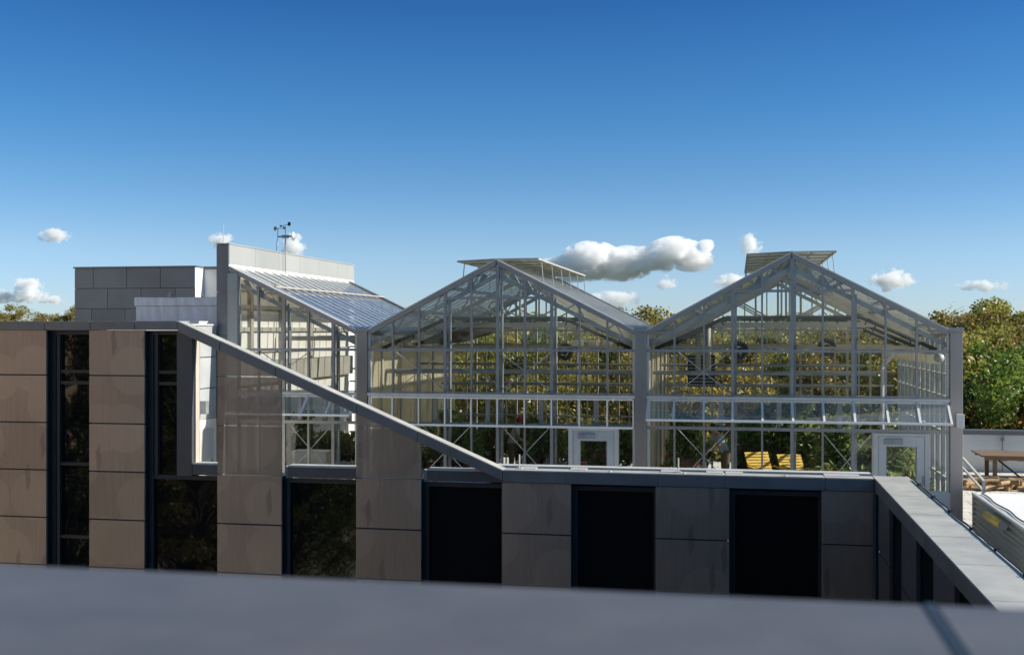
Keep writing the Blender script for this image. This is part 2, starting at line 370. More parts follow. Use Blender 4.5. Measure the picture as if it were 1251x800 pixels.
# window 3 upper part: the wall ends at the open bay; wide window then a post
xa, xb = piersX[3][1], piersX[4][0]
xq = PX(213, YF)
w = MB(); tp = zu_b-.01
w.box(xa-.02,xa+.10,YW-.06,YW+.02,JZ[2]-.06,tp); w.box(xa+.13,xa+.20,YW-.07,YW+.02,JZ[2]-.06,tp); w.box(xa+.10,xq,YW-.06,YW+.02,tp-.08,tp)
for zt in (-.80,-1.02): w.box(xa+.20,xq,YW-.05,YW+.02,zt-.03,zt+.03)
fr = w.build('window', M['frame_dark'], bld); MB().box(xa,xq,YW+.02,YW+.06,JZ[2]-.055,tp).build('pane', M['window'], fr)
MB().box(xa,xq+.2,YW+.062,YF+.659,JZ[2]-.05,tp).build('wall', M['frame_dark'], bld)
xr = PX(231.5, YF)
MB().prism([(xq,JZ[2]-.06),(xr,JZ[2]-.06),(xr,slopez(xr)-.01),(xq,slopez(xq)-.01)],YF+.10,YF+.2).build('post', M['fascia'], bld)
MB().prism([(xq,JZ[2]-.06),(xr+.03,JZ[2]-.06),(xr+.03,slopez(xr+.03)-.03),(xq,slopez(xq)-.03)],YF+.2,YF+.36).build('jamb', M['cream'], bld)
# sills / fascias over the windows under the slope
for k,(a_,b_) in ((3,(xr+.03,piersX[4][0])),(4,(piersX[4][1],piersX[5][0])),(5,(piersX[5][1],piersX[6][0]))):
    x0 = a_+.10 if k>3 else a_; 
    MB().box(x0,b_,YF+.06,YW+.1,zc_b-.02,zc_t-.05).build('fascia', M['fascia'], bld)
    MB().box(x0,b_,YF+.08,YW+.11,zc_t-.045,zc_t-.01).build('sill', M['aluw'], bld)
    if k>3: MB().box(a_,x0-.004,YF+.2,YW+.1,zc_b-.2,zc_t-.05).build('bracket', M['white'], bld)
# copings
def copseg(poly_top, th, y0, y1, name='coping'):
    (x0,z0),(x1,z1) = poly_top
    o = MB().prism([(x0,z0-th),(x1,z1-th),(x1,z1),(x0,z0)],y0,y1).build(name, M['coping'], bld, bevel=.008)
    MB().prism([(x0,z0+.003),(x1,z1+.003),(x1,z1+.012),(x0,z0+.012)],y0+.01,y1+.01).build('sunlit_coping_top', M['sunlit_coping_top'], bld)
xs = [-34,-27.6,-23.0] + [PX(p,YF) for p in (-110,-20,56,112,166)] + [XS0]
for a_,b_ in zip(xs[:-1],xs[1:]): copseg(((a_+.004,zu_t),(b_-.004,zu_t)),.16,YF-.05,YF+.45)
def st(X): return zu_t+(zc_t-zu_t)*(X-XS0)/(XS1-XS0)
xs = [XS0,PX(270,YF),PX(338,YF),PX(437,YF),PX(511,YF),XS1]
for a_,b_ in zip(xs[:-1],xs[1:]): copseg(((a_+.004,st(a_)),(b_-.004,st(b_))),.19,YF-.05,YF+.26)
XW = 2.29
xs = [XS1]+[PX(p,YF) for p in (692,805,886,1008)]+[XW]
for a_,b_ in zip(xs[:-1],xs[1:]): copseg(((a_+.004,zc_t),(b_-.004,zc_t)),.21,YF-.05,YF+.30)
MB().box(XS1-.3,XW,YF+.44,YF+.72,zc_t-.02,zc_t+.035).build('cap_rail', M['aluw'], bld)
MB().box(XS1-.3,XW,YF+.30,YW+.3,zc_t-.35,zc_t-.06).build('gutter', M['frame_dark'], bld)
for px in (632,694,806,862,886,1008,1030): 
    x = PX(px,YF); MB().box(x,x+.3,YF+.2,YF+.5,zc_t+.012,zc_t+.022).build('joint_plate', M['aluw'], bld)
for px in (745,836,960,):
    x = PX(px,YF); MB().tube((x,YF+.05,zc_t+.012),(x,YF+.05,zc_t+.03),.03).build('bolt_cap', M['aluw'], bld)
for i,px in enumerate((632,828)):
    x = PX(px,YF); r = MB().tube((x,YF+.2,zc_t+.01),(x,YF+.2,zc_t+.27),.013); r.box(x-.05,x+.05,YF+.15,YF+.25,zc_t+.012,zc_t+.03)
    tag(r.build('lightning_rod', M['aluw']), ['short pale lightning rod standing near the foot of the sloping coping','short pale lightning rod on the coping in front of the right glasshouse'][i], 'lightning rod', 'lightning rods on the front coping')
# upper opening wall plane of brackets: front wall between piers below fascia top handled by window walls
# wing towards the camera
wing = thing('wing_building', (2.6, 11, GZ), 'dark metal clad wing with broad flat coping running along the terrace', 'building wing')
ys = [3.0,5.2,7.4,9.6,11.3,13.0,14.7,16.4,18.2,YF+.34]
for a_,b_ in zip(ys[:-1],ys[1:]):
    MB().box(XW+.005,XW+.60,a_+.004,b_-.004,zc_t-.21,zc_t+.004).build('coping', M['coping'], wing, bevel=.008)
    MB().box(XW+.012,XW+.60,a_+.006,b_-.006,zc_t+.006,zc_t+.016).build('sunlit_coping_top', M['sunlit_coping_top'], wing)
MB().box(XW+.45,XW+.56,3,YF-.06,GZ,zc_t-.22).build('wall', M['frame_dark'], wing)
y = YF-.45; k = 0
while y > 4:
    for z0,z1 in ((zc_b-.012,JZ[3]+.012),(JZ[3]-.012,JZ[4]+.012),(JZ[4]-.012,JZ[5]+.012),(JZ[5]-.012,JZ[7])):
        MB().box(XW+.02,XW+.08,y-1.35,y,z1,z0).build('cladding_panel', M['fascia'], wing, bevel=.004)
    MB().box(XW+.082,XW+.448,y-1.33,y-.02,GZ,zc_b-.01).build('pier', M['frame_dark'], wing)
    w = MB().box(XW+.38,XW+.44,y-1.45,y-1.36,GZ+1,zc_b-.02); w.box(XW+.38,XW+.44,y-2.7,y-2.62,GZ+1,zc_b-.02); fr = w.build('window', M['frame_dark'], wing)
    MB().box(XW+.40,XW+.43,y-2.62,y-1.45,GZ+1,zc_b-.02).build('pane', M['window'], fr)
    y -= 2.7
MB().tube((XW-.0,YF-.22,GZ),(XW-.0,YF-.22,zc_b-.02),.05,n=12).build('downpipe', M['frame_dark'], wing, smooth=True)
MB().box(XW+.601,XW+.66,3,YF+.3,TF,zc_t-.03).build('inner_wall', M['terwall'], wing)
rng = random.Random(3)
pts = [(XW+.60+rng.uniform(-.012,.012), 3+.35*i, zc_t+.035) for i in range(50)]
cab = MB().path(pts,.014); 
for i in range(3,50,4): cab.box(pts[i][0]-.03,pts[i][0]+.03,pts[i][1]-.02,pts[i][1]+.02,zc_t+.017,zc_t+.055)
tag(cab.build('cable', M['black']), 'thin black cable clipped along the terrace edge of the wing coping', 'cable')

# ------------------------------------------------------------------ roof ledge in front of the camera
led = thing('roof_ledge', (0,1.4,-.6), 'wide blurred grey metal roof ledge across the foot of the view', 'roof ledge')
XJ = .283
def ledge(x0,x1,z,rnd,y1):
    pr = [(y1,z-.16),(y1,z-.035),(y1-.012,z-.012),(y1-.04,z),(.55,z-.012),(.55,z-.16)]
    vs = [(x0,a,b_) for a,b_ in pr]+[(x1,a,b_) for a,b_ in pr]; nn = len(pr)
    return MB().add(vs,[tuple(range(nn)),tuple(range(nn,2*nn))[::-1]]+[(i,(i+1)%nn,(i+1)%nn+nn,i+nn) for i in range(nn)])
ledge(-6,-2.6,-.41,0,1.84).build('coping', M['ledge'], led)
ledge(-2.594,XJ-.006,-.41,0,1.84).build('coping', M['ledge'], led)
ledge(XJ+.006,3.6,-.405,0,1.82).build('coping', M['ledge'], led)
jn = ledge(XJ-.009,XJ+.009,-.407,0,1.842).build('joint_strip', M['frame_dark'], led)
MB().box(-12,3.6,.75,1.78,GZ,-.572).build('wall', M['frame_dark'], led)

# ------------------------------------------------------------------ rooftop blocks at left
def panelblock(name, x0,x1,y0,y1,z0,z1, rows, widths, mtl, label, cat, lit_sidemat=None, offs=None):
    t = thing(name, ((x0+x1)/2,(y0+y1)/2,z0), label, cat)
    MB().box(x0+.03,x1-.03,y0+.03,y1,z0,z1-.01).build('wall', M['frame_dark'], t)
    h = (z1-.05-z0)/rows
    for r in range(rows):
        x = x0 - (offs[r] if offs else 0); 
        while x < x1:
            a_ = max(x,x0); b_ = min(x+widths, x1)
            if b_-a_ > .05: MB().box(a_+.007,b_-.007,y0,y0+.028,z1-.05-(r+1)*h+.007,z1-.05-r*h-.007).build('wall_panel', mtl, t, bevel=.004)
            x += widths
    MB().box(x1-.028,x1,y0+.002,y1,z0,z1-.055).build('sunlit_side_wall', lit_sidemat or mtl, t)  # side towards the sun coloured white for its light, front stays grey
    MB().box(x0-.03,x1+.03,y0-.03,y1,z1-.048,z1).build('coping', M['coping'], t, bevel=.005)
    return t
X0, X1 = PX(91,33), PX(238.5,33)
panelblock('rooftop_block', X0,X1,33,38,.06,2.02,3,1.15,M['greypanel'],'grey metal panelled rooftop block standing tallest at far left','rooftop block',M['white'],[.5,0,.55])
b2 = thing('rooftop_block', (-14,35,.06), 'narrow pale rooftop block tucked behind the dark wall end', 'rooftop block')
MB().box(X1+.002,-12.43,33.6,35.2,.06,1.93).build('wall', M['terwall'], b2); MB().box(X1+.002,-12.43,33.55,35.2,1.932,2.02).build('coping', M['coping'], b2)
b3 = thing('rooftop_parapet', (-13.6,27,.06), 'low brushed metal rooftop parapet in front of the grey block', 'parapet')
xa = PX(165,26.6)
MB().box(xa+.03,-12.45,26.6,31,.06,.62).build('wall', M['brushed'], b3); MB().box(xa,-12.44,26.56,31,.622,.84).build('coping', M['brushed'], b3, bevel=.01)
p = PX(186,26.5)
vent = MB().box(PX(228,25.2),PX(243,25.2),25.2,25.6,.06,.20); vent.box(PX(227,25.2),PX(244,25.2),25.17,25.63,.2,.225)
tag(vent.build('roof_vent', M['white']), 'small cream roof vent box beside the start of the sloping coping', 'roof vent')
x_ = PX(209,26.55); fl = MB().box(x_-.05,x_+.05,26.45,26.6,.842,.90); fl.lathe([(0,0),(.05,0),(.055,.05),(.03,.08),(0,.085)],(x_,26.53,.902),12)
tag(fl.build('roof_light', M['cream']), 'tiny cream light fitting on top of the brushed parapet', 'light')
# sunlit side wall of the high block, seen through the open bay
sw = thing('stair_wall', (-12.4,23.5,TF), 'pale sunlit panelled wall with a white door seen through the framed opening', 'wall')
for j,(z0,z1) in enumerate(((-.62,.12),(-1.36,-.63),(-2.1,-1.37))):
    y = 21.0
    while y < 25.95:
        y1 = min(y+1.25,25.95); MB().box(-12.44,-12.41,y+.006,y1-.006,z0,z1-.012).build('wall_panel', M['palepanel'], sw, bevel=.003); y = y1
MB().box(-12.46,-12.41,21.0,25.95,TF,-2.11).build('wall', M['white'], sw)
MB().box(-12.5,-12.38,21,25.95,.122,.16).build('coping', M['aluw'], sw)
d_ = MB().box(-12.41,-12.385,24.9,25.75,TF,-2.35).build('door', M['aluw'], sw); MB().box(-12.383,-12.35,25.6,25.64,-3.4,-3.1).build('handle', M['steel'], d_)
lampb = MB().box(-12.40,-12.2,24.95,25.1,-1.95,-1.65).build('wall_lamp', M['steel'])
tag(lampb, 'small grey wall lamp above the white door in the opening', 'wall lamp')
# tall wall beside the half greenhouse
YG, YB = 26.0, 34.8
tw = thing('party_wall', (-12.27,30,TF), 'tall pale zinc wall rising above the half gabled glasshouse roof', 'wall')
MB().box(-12.42,-12.12,26.03,35.3,TF,1.62).build('wall', M['white'], tw)
for j in range(6):
    y0 = 26.03+j*1.545; MB().box(-12.42,-12.115,y0+.004,y0+1.541,1.624,2.10).build('wall_panel', M['zinc'], tw, bevel=.004)
MB().box(-12.44,-12.10,26.0,35.32,2.102,2.13).build('coping', M['zinc'], tw)
for j,(z0,z1) in enumerate(((.95,2.10),(-.1,.94),(-1.2,-.11),(-2.3,-1.21),(TF,-2.31))): MB().box(-12.43,-12.12,25.99,26.025,z0,z1-.012).build('end_panel', M['coping'], tw, bevel=.003)
for y in (27.1,29.1,31.2,33.3): MB().box(-12.115,-12.02,y,y+.16,TF,1.45).build('pilaster', M['beam'], tw)
for z,h in ((1.0,.05),(.55,.10),(-.02,.11),(-.55,.05)): MB().box(-12.112,-12.05,26.3,34.7,z,z+h).build('girt', M['beam'], tw)
MB().box(-12.112,-11.95,26.3,34.7,-1.35,-.78).build('duct', M['beam'], tw)
# mast
ms = thing('weather_mast', (-12.05,29.4,1.6), 'slim weather mast with cup anemometer and wind vane on the zinc wall', 'weather mast')
MB().tube((-12.05,29.4,1.55),(-12.05,29.4,2.56),.016).build('pole', M['steel'], ms)
MB().box(-12.14,-11.96,29.36,29.44,2.52,2.60).build('bracket', M['steel'], ms); 
MB().tube((-12.27,29.4,2.56),(-11.85,29.4,2.56),.018).build('crossarm', M['frame_dark'], ms)
MB().lathe([(0,-.01),(.11,-.005),(.12,.015),(.0,.03)],(0,0,0)).build('dish', M['aluw'], ms, smooth=True)
dd = ms.children[-1] if ms.children else None
dish = [o for o in bpy.data.objects if o.name.startswith('dish')][0]; dish.location = Vector((-11.83,29.4,2.57))-ms.location; dish.rotation_euler = (0,R(90),0)
an = MB().tube((-12.27,29.4,2.56),(-12.27,29.4,2.78),.01); 
for t_ in (20,140,260):
    e = Vector((-12.27+.16*math.cos(R(t_)),29.4+.16*math.sin(R(t_)),2.78+.04*math.sin(R(t_)))); an.tube((-12.27,29.4,2.78),e,.008); an.tube(e,e+Vector((.05,0,.02)),.05,.01)
an.build('anemometer', M['black'], ms)
wv = MB().tube((-12.05,29.4,2.6),(-12.05,29.4,2.84),.009); wv.bar((-12.2,29.4,2.84),(-11.9,29.4,2.90),.012,.012); wv.box(-11.98,-11.90,29.395,29.405,2.85,2.95); wv.tube((-12.2,29.4,2.84),(-12.14,29.4,2.86),.03,.01)
wv.build('wind_vane', M['black'], ms)
MB().path([(-12.27,29.4,2.54),(-12.30,29.4,2.4),(-12.31,29.4,2.2),(-12.28,29.4,2.1)],.006).build('cable', M['black'], ms)
tag(MB().tube((-12.3,26.1,2.13),(-12.3,26.1,2.62),.012,.006).build('lightning_rod', M['aluw']), 'tall thin lightning rod on top of the dark wall end', 'lightning rod')

# ------------------------------------------------------------------ greenhouses
ZS, ZR1, ZR0, ZB = -1.5, -.45, -2.18, -3.46
FR = [YG+.12, 28.9, 31.8, YB-.1]
def greenhouse(label, XL, XC, XR, zr, ze, mull, thick, vent_open, half=False, door=None, cols=(), partition=None, upper_rail=None, doorposts=()):
    g = thing('greenhouse', ((XL+XR)/2, YG, TF), label, 'greenhouse', 'gabled greenhouse bays in a row')
    zL = zr if half else ze
    def rz(X):
        if X <= XC and not half: return ze+(zr-ze)*(X-XL)/(XC-XL)
        return zr+(ze-zr)*(X-XC)/(XR-XC)
    slopes = [((XC,zr),(XR,ze))] if half else [((XL,ze),(XC,zr)),((XC,zr),(XR,ze))]
    # front and back rafters, gable glazing
    for (x0,z0),(x1,z1) in slopes:
        for Y in (YG, YB):
            MB().bar((x0,Y,z0-.02),(x1,Y,z1-.02),.14,.10,(0,0,1)).build('gable_rafter', M['alu'], g)
            MB().bar((x0,Y-.03,z0+.045),(x1,Y-.03,z1+.045),.17,.028).build('verge_trim', M['aluw'] if Y==YG else M['alu'], g)
        dx, dz = (x1-x0), (z1-z0)
        # roof sheet
        zoff = .015
        MB().quad((x0,YG+.05,z0+zoff),(x1,YG+.05,z1+zoff),(x1,YB,z1+zoff),(x0,YB,z0+zoff)).build('roof_glazing', M['roofglass0' if half else 'roofglass'], g)
        bars = MB(); y = YG+.35
        while y < YB-.2: bars.bar((x0,y,z0+.03),(x1,y,z1+.03),.035,.018); y += .55
        bars.build('glazing_bars', M['sash'], g)
        for t in (.0,.33,.66,1.0):
            t_ = min(max(t,.02),.98)
            MB().bar((x0+dx*t_,YG+.1,z0+dz*t_-.06),(x0+dx*t_,YB-.1,z0+dz*t_-.06),.05,.08).build('purlin', M['alu'], g)
        # interior rafters (lower chord of trusses)
        for Y in FR:
            MB().bar((x0,Y,z0-.30),(x1,Y,z1-.30),.05,.10).build('rafter', M['steel' if Y < 27 else 'beam'], g)
            w = MB(); 
            nseg = 7
            for i in range(nseg):
                a = (i+.5)/nseg; b_ = (i+1)/nseg if i % 2 else i/nseg
                w.bar((x0+dx*a,Y,z0+dz*a-.30),(x0+dx*b_,Y,z0+dz*b_-.05),.03,.03)
            w.build('web_braces', M['steel'], g)
        # low glazed strip flashing near eave: hanging fixtures
        for t in (.1,.2) if z1 < z0 else (.8,.9):
            MB().bar((x0+dx*t-.02,YG+.25,z0+dz*t-.12),(x0+dx*t+ (.06 if z1<z0 else -.06)*2,YG+.25,z0+dz*t-.36),.1,.12).build('vent_motor', M['steel'], g)
    # ties
    xa_, xb_ = (XL if not half else XC), XR
    for Y in FR[1:]:
        zt = .25; 
        if half:
            MB().bar((XL+.05,Y,-.2),(XR,Y,-.2),.06,.12).build('tie_beam', M['beam'], g)
        else:
            MB().bar((XL+.9,Y,zt-.10),(XR-.9,Y,zt-.10),.06,.13).build('tie_beam', M['beam'], g)
            MB().bar((XL,Y,-.42),(XR,Y,-.42),.05,.06).build('tie_rod', M['beam'], g)
            MB().bar((XC,Y,zt),(XC,Y,zr-.35),.05,.05).build('king_post', M['beam'], g)
            for s in (-1,1): MB().bar((XC+s*.3,Y,zt),(XC+s*1.2,Y,zr-.9),.04,.04).build('strut', M['beam'], g)
    # mullions
    prism = []
    for i,X in enumerate(mull):
        wd = .07 if i in thick else .042
        MB().box(X-wd/2,X+wd/2,YG-.03,YG+.06,ZB,rz(X)-.05).build('mullion', M['alu'], g)
        if i in thick: MB().box(X+wd/2+.01,X+wd/2+.06,YG+.10,YG+.22,TF,rz(X)-.2).build('post', M['steel'], g)
    for X in doorposts: MB().box(X-.03,X+.03,YG-.035,YG+.055,TF,(ZR0-.02)).build('mullion', M['aluw'], g)
    for X in (XL+.03, XR-.03): MB().box(X-.025,X+.025,YG-.028,YG+.058,ZB,rz(X)-.04).build('mullion', M['aluw'], g)
    for z,h,mt in ((ZR1,.06,'alu'),(ZR0,.07,'alu')): MB().box(XL,XR,YG-.036,YG+.05,z-h/2,z+h/2).build('rail', M[mt], g)
    MB().box(XL,XR,YG-.09,YG+.05,ZS-.04,ZS+.04).build('sill_rail', M['aluw'], g, bevel=.008)
    MB().box(XL,XR,YG-.085,YG+.05,ZS+.055,ZS+.075).build('drip_strip', M['alu'], g)
    if upper_rail:
        z, x0, x1 = upper_rail; MB().box(x0,x1,YG-.034,YG+.05,z-.03,z+.03).build('rail', M['alu'], g)
    # glass of the front gable (above and below the vent band) and back gable
    xs = sorted([XL]+mull+[XR]); up = MB(); 
    for a,b_ in zip(xs[:-1],xs[1:]):
        zA = rz(a+1e-4) if not (half and a <= XL) else rz(max(a,XC)); zB_ = rz(b_-1e-4)
        up.quad((a,YG+.01,ZS),(b_,YG+.01,ZS),(b_,YG+.01,zB_-.03),(a,YG+.01,zA-.03))
    up.build('gable_glazing', M['glass'], g)
    lo = MB(); segs = [(XL,XR)]
    if door: segs = [(XL,door[0]-.04),(door[1]+.04,XR)]
    for a,b_ in segs: lo.quad((a,YG+.012,ZB),(b_,YG+.012,ZB),(b_,YG+.012,ZR0-.03),(a,YG+.012,ZR0-.03))
    lo.build('lower_glazing', M['glass'], g)
    bk = MB()
    if half: bk.quad((XL,YB-.01,TF),(XR,YB-.01,TF),(XR,YB-.01,ze),(XC,YB-.01,zr))
    else: bk.quad((XL,YB-.01,TF),(XR,YB-.01,TF),(XR,YB-.01,ze),(XC,YB-.01,zr),(XL,YB-.01,ze))
    bk.build('rear_glazing', M['glass'], g)
    for i,X in enumerate(mull): MB().box(X-.03,X+.03,YB-.05,YB+.04,TF,rz(X)-.05).build('rear_mullion', M['beam'], g)
    for a,b_ in zip(([XL]+mull), (mull+[XR])):
        X = (a+b_)/2; MB().box(X-.018,X+.018,YB-.05,YB+.02,TF,rz(X)-.05).build('rear_mullion', M['beam'], g)
    for z in (-.5,-1.2,-1.6,-2.0,-2.6,-3.2): MB().box(XL,XR,YB-.06,YB+.03,z-.025,z+.025).build('rear_rail', M['beam'], g)
    # vent band
    vb = MB(); th = R(50) if vent_open else 0; L = .64
    yb, zb = YG-.05-L*math.sin(th), ZS-.06-L*math.cos(th)
    xs2 = [XL+.04]+[x for x in mull]+[XR-.04]
    for X in xs2: vb.bar((X,YG-.05,ZS-.06),(X,yb,zb),.045 if vent_open else .03,.04,(0,1,0))
    vb.bar((xs2[0],yb,zb),(xs2[-1],yb,zb),.05,.05); vb.bar((xs2[0],YG-.05,ZS-.065),(xs2[-1],YG-.05,ZS-.065),.03,.03)
    sash = vb.build('vent_window', M['sash'], g)
    MB().quad((xs2[0],YG-.05,ZS-.06),(xs2[-1],YG-.05,ZS-.06),(xs2[-1],yb,zb),(xs2[0],yb,zb)).build('pane', M['ventglass' if vent_open else 'glass'], sash)
    for i,X in enumerate(mull):
        if i % 2 == 1 or half: MB().box(X+.32,X+.42,YG+.06,YG+.16,ZR0,ZS).build('vent_actuator', M['alu'], g); 
    # x braces (rods)
    def xb(a,b_,z0,z1):
        MB().tube((a,YG+.09,z0),(b_,YG+.09,z1),.012,n=6).build('brace_rod', M['aluw'], g); MB().tube((a,YG+.11,z1),(b_,YG+.11,z0),.012,n=6).build('brace_rod', M['aluw'], g)
    g['_'] = 0; del g['_']
    # knee wall
    kk = MB()
    for a,b_ in segs: kk.box(a,b_,YG-.06,YG+.10,TF,ZB-.002)
    kk.build('knee_wall', M['palepanel'], g); 
    for c in cols:
        cx, w_, cm = c
        zt_ = 1.40 if cm == 'zinc' else ze
        MB().box(cx-w_/2,cx+w_/2,YG-.10,YG+.12,TF,zt_).build('corner_post', M[cm], g, bevel=.01)
        if cm == 'zinc': continue
        MB().box(cx-w_/2-.02,cx+w_/2+.02,YG-.12,YG+.14,ze+.002,ze+.10).build('post_cap', M['alu'], g, bevel=.006)
        MB().box(cx-.12,cx+.12,YG+.14,YB,ze-.08,ze+.03).build('gutter', M['alu'], g)
    if door:
        x0,x1 = door
        fr = MB().box(x0-.04,x0+.06,YG-.07,YG+.05,TF,ZR0-.10); fr.box(x1-.06,x1+.04,YG-.07,YG+.05,TF,ZR0-.10); fr.box(x0-.04,x1+.04,YG-.07,YG+.05,ZR0-.10,ZR0-.04)
        df = fr.build('door_frame', M['aluw'], g)
        lf = MB(); a,b_ = x0+.065,x1-.065; z0,z1 = TF+.02,ZR0-.105
        lf.box(a,a+.16,YG-.05,YG,z0,z1); lf.box(b_-.16,b_,YG-.05,YG,z0,z1); lf.box(a+.16,b_-.16,YG-.05,YG,z1-.22,z1); lf.box(a+.16,b_-.16,YG-.05,YG,z0,z0+.3)
        dl = lf.build('door', M['palepanel'], g, bevel=.004)
        MB().box(a+.16,b_-.16,YG-.03,YG-.02,z0+.3,z1-.22).build('pane', M['glass'], dl)
        MB().box(a+.12,a+.5,YG-.11,YG-.05,z1-.17,z1-.06).build('door_closer', M['steel'], dl)
        MB().box(b_-.05,b_-.02,YG-.08,YG-.05,z0+.95,z0+1.15).build('handle', M['steel'], dl)
    return g, rz, xb
def mulls(p): return [PX(x,YG) for x in p]
XA,XB_,XC_ = PX(443.5,YG), PX(783,YG), PX(1167.5,YG)
g0,rz0,xb0 = greenhouse('half gabled glasshouse with pale bluish roof beside the tall zinc wall', PX(281,YG)+.0, PX(281,YG), XA-.13, 1.52, -.03,
    mulls((316,347,377,407)), (1,3), True, half=True, cols=((XA,.26,'col'),(PX(286,YG),.26,'zinc')))
xb0(PX(350,YG),PX(405,YG),ZB,ZR0-.05); xb0(PX(316,YG),PX(377,YG),-1.35,-.5)
g1,rz1,xb1 = greenhouse('middle glasshouse with full gable and its lower vent band shut', XA+.13, PX(607,YG), XB_-.13, 1.60, -.03,
    mulls((480,512,544,576,608,641,674,708,742)), (2,4,6), False, door=(PX(697,YG),PX(754,YG)), cols=((XB_,.26,'col'),), upper_rail=(.76,PX(545,YG),PX(675,YG)), doorposts=mulls((697,754)))
xb1(PX(610,YG),PX(673,YG),ZB,ZR0); xb1(PX(482,YG),PX(542,YG),-1.4,-.5); xb1(PX(512,YG),PX(576,YG),ZB,ZR0); xb1(PX(610,YG),PX(673,YG),-1.4,-.5)
g2,rz2,xb2 = greenhouse('right glasshouse with full gable, open vent band and white glazed door', XB_+.13, PX(967,YG), XC_-.13, 1.68, -.03,
    mulls((824,860,895,931,967.5,1005,1042,1082,1120)), (2,4,6), True, door=(PX(1069,YG),PX(1133,YG)), cols=((XC_,.26,'col'),), upper_rail=(.88,PX(895,YG),PX(1042,YG)), doorposts=mulls((1067,1134)))
xb2(PX(826,YG),PX(893,YG),ZB,ZR0); xb2(PX(826,YG),PX(893,YG),-1.4,-.45); xb2(PX(1007,YG),PX(1064,YG),ZB,ZR0-.1)
# ridge vents
def ridge_vent(g, XC, zr, sgn, w, dz):
    a = (XC, zr+.06); b_ = (XC+sgn*w, zr+.06+dz)
    v = MB(); y0, y1 = YG+.08, YB-.4
    for y in np.linspace(y0,y1,8): v.bar((a[0],y,a[1]),(b_[0],y,b_[1]),.035,.03)
    v.bar((b_[0],y0,b_[1]),(b_[0],y1,b_[1]),.04,.035); v.bar((a[0]+sgn*w*.5,y0,a[1]+dz*.5),(a[0]+sgn*w*.5,y1,a[1]+dz*.5),.02,.02)
    o = v.build('ridge_vent', M['beam'], g)
    MB().quad((a[0],y0,a[1]+.02),(b_[0],y0,b_[1]+.02),(b_[0],y1,b_[1]+.02),(a[0],y1,a[1]+.02)).build('vent_sheet', M['vent'], o)
    for y in np.linspace(y0+.6,y1-.1,6): MB().tube((b_[0]-sgn*.02,y,b_[1]),(XC+sgn*(w*.93+.1),y,zr-(w+.15)*.47),.012,n=5).build('strut', M['steel'], o)
for g,XC,zr in ((g1,PX(607,YG),1.60),(g2,PX(967,YG),1.68)):
    ridge_vent(g,XC,zr,-1,.95,-.04); ridge_vent(g,XC,zr,1,.95,-.0)
    MB().tube((XC,YG,zr),(XC,YB,zr+.0),.06).build('ridge_cap', M['alu'], g)
# cloth under roofs, curtains, partitions
def cloth(g, p, mt, name='shade_cloth'): return MB().quad(*p).build(name, M[mt], g)
X0_, X1_ = PX(281,YG), XA
def sl(X,XCc,zr,XE,ze=-.03): return zr+(ze-zr)*(X-XCc)/(XE-XCc)
xm = X0_+.33*(X1_-X0_)
cloth(g0,[(X0_+.1,YG+.3,sl(X0_+.1,X0_,1.52,X1_)-.10),(xm,YG+.3,sl(xm,X0_,1.52,X1_)-.10),(xm,YB-.1,sl(xm,X0_,1.52,X1_)-.10),(X0_+.1,YB-.1,sl(X0_+.1,X0_,1.52,X1_)-.10)],'cloth')
MB().bar((xm,YG+.1,sl(xm,X0_,1.52,X1_)+.06),(xm,YB,sl(xm,X0_,1.52,X1_)+.06),.05,.03).build('roof_walk_bar', M['cream'], g0)
XC1, XC2 = PX(607,YG), PX(967,YG)
for g,XCc,XE,zr in ((g1,XC1,XB_-.13,1.60),):
    a,b_ = XCc+.95, XE-.1
    cloth(g,[(a,YG+.9,sl(a,XCc,zr,XE)-.10),(b_,YG+.9,sl(b_,XCc,zr,XE)-.10),(b_,YB-.1,sl(b_,XCc,zr,XE)-.10),(a,YB-.1,sl(a,XCc,zr,XE)-.10)],'cloth')
a,b_ = XC2+1.0, XC_-.2; za, zb_ = sl(a,XC2,1.68,XC_-.13)-.14, sl(b_,XC2,1.68,XC_-.13)-.14
cloth(g2,[(a,26.9,za),(b_,26.9,zb_),(b_,YB-.2,zb_),(a,YB-.2,za)],'cloth')
a,b_ = XC1+.9, XB_-.35; za, zb_ = sl(a,XC1,1.60,XB_-.13), sl(b_,XC1,1.60,XB_-.13)
cloth(g1,[(a,28.0,za-.34),(b_,28.0,zb_-.34),(b_,28.0,zb_-.14),(a,28.0,za-.14)],'cloth','added_bright_strip')  # strip of cloth added to glow as the sunlit band below the rafter
cloth(g1,[(XA+.4,28.6,-.36),(XC1-.6,28.6,.30),(XC1-.6,YB-.2,.30),(XA+.4,YB-.2,-.36)],'screen_brown')
def bundle(g, XL, XR, XCc, Y, r=.05):
    pts = [(XL+.15,Y,-.42),(XL+1.75,Y,.30),(XR-1.75,Y,.30),(XR-.15,Y,-.42)]
    mb = MB().path(pts,r,n=7); rr = random.Random(int(Y*10))
    for (p,q) in zip(pts[:-1],pts[1:]):
        L = (Vector(q)-Vector(p)).length; n_ = int(L/.22)
        for i in range(n_):
            c = Vector(p).lerp(Vector(q),(i+.5)/n_); s = rr.choice((-1,1)); mb.bar(c,c+Vector((s*rr.uniform(.02,.08),0,-rr.uniform(.06,.14))),.02,.03)
    mb.build('curtain_bundle', M['curtain'], g)
for Y in (26.7,29.3,32.0): bundle(g1,XA+.13,XB_-.13,XC1,Y,.045); bundle(g2,XB_+.13,XC_-.13,XC2,Y,.045)
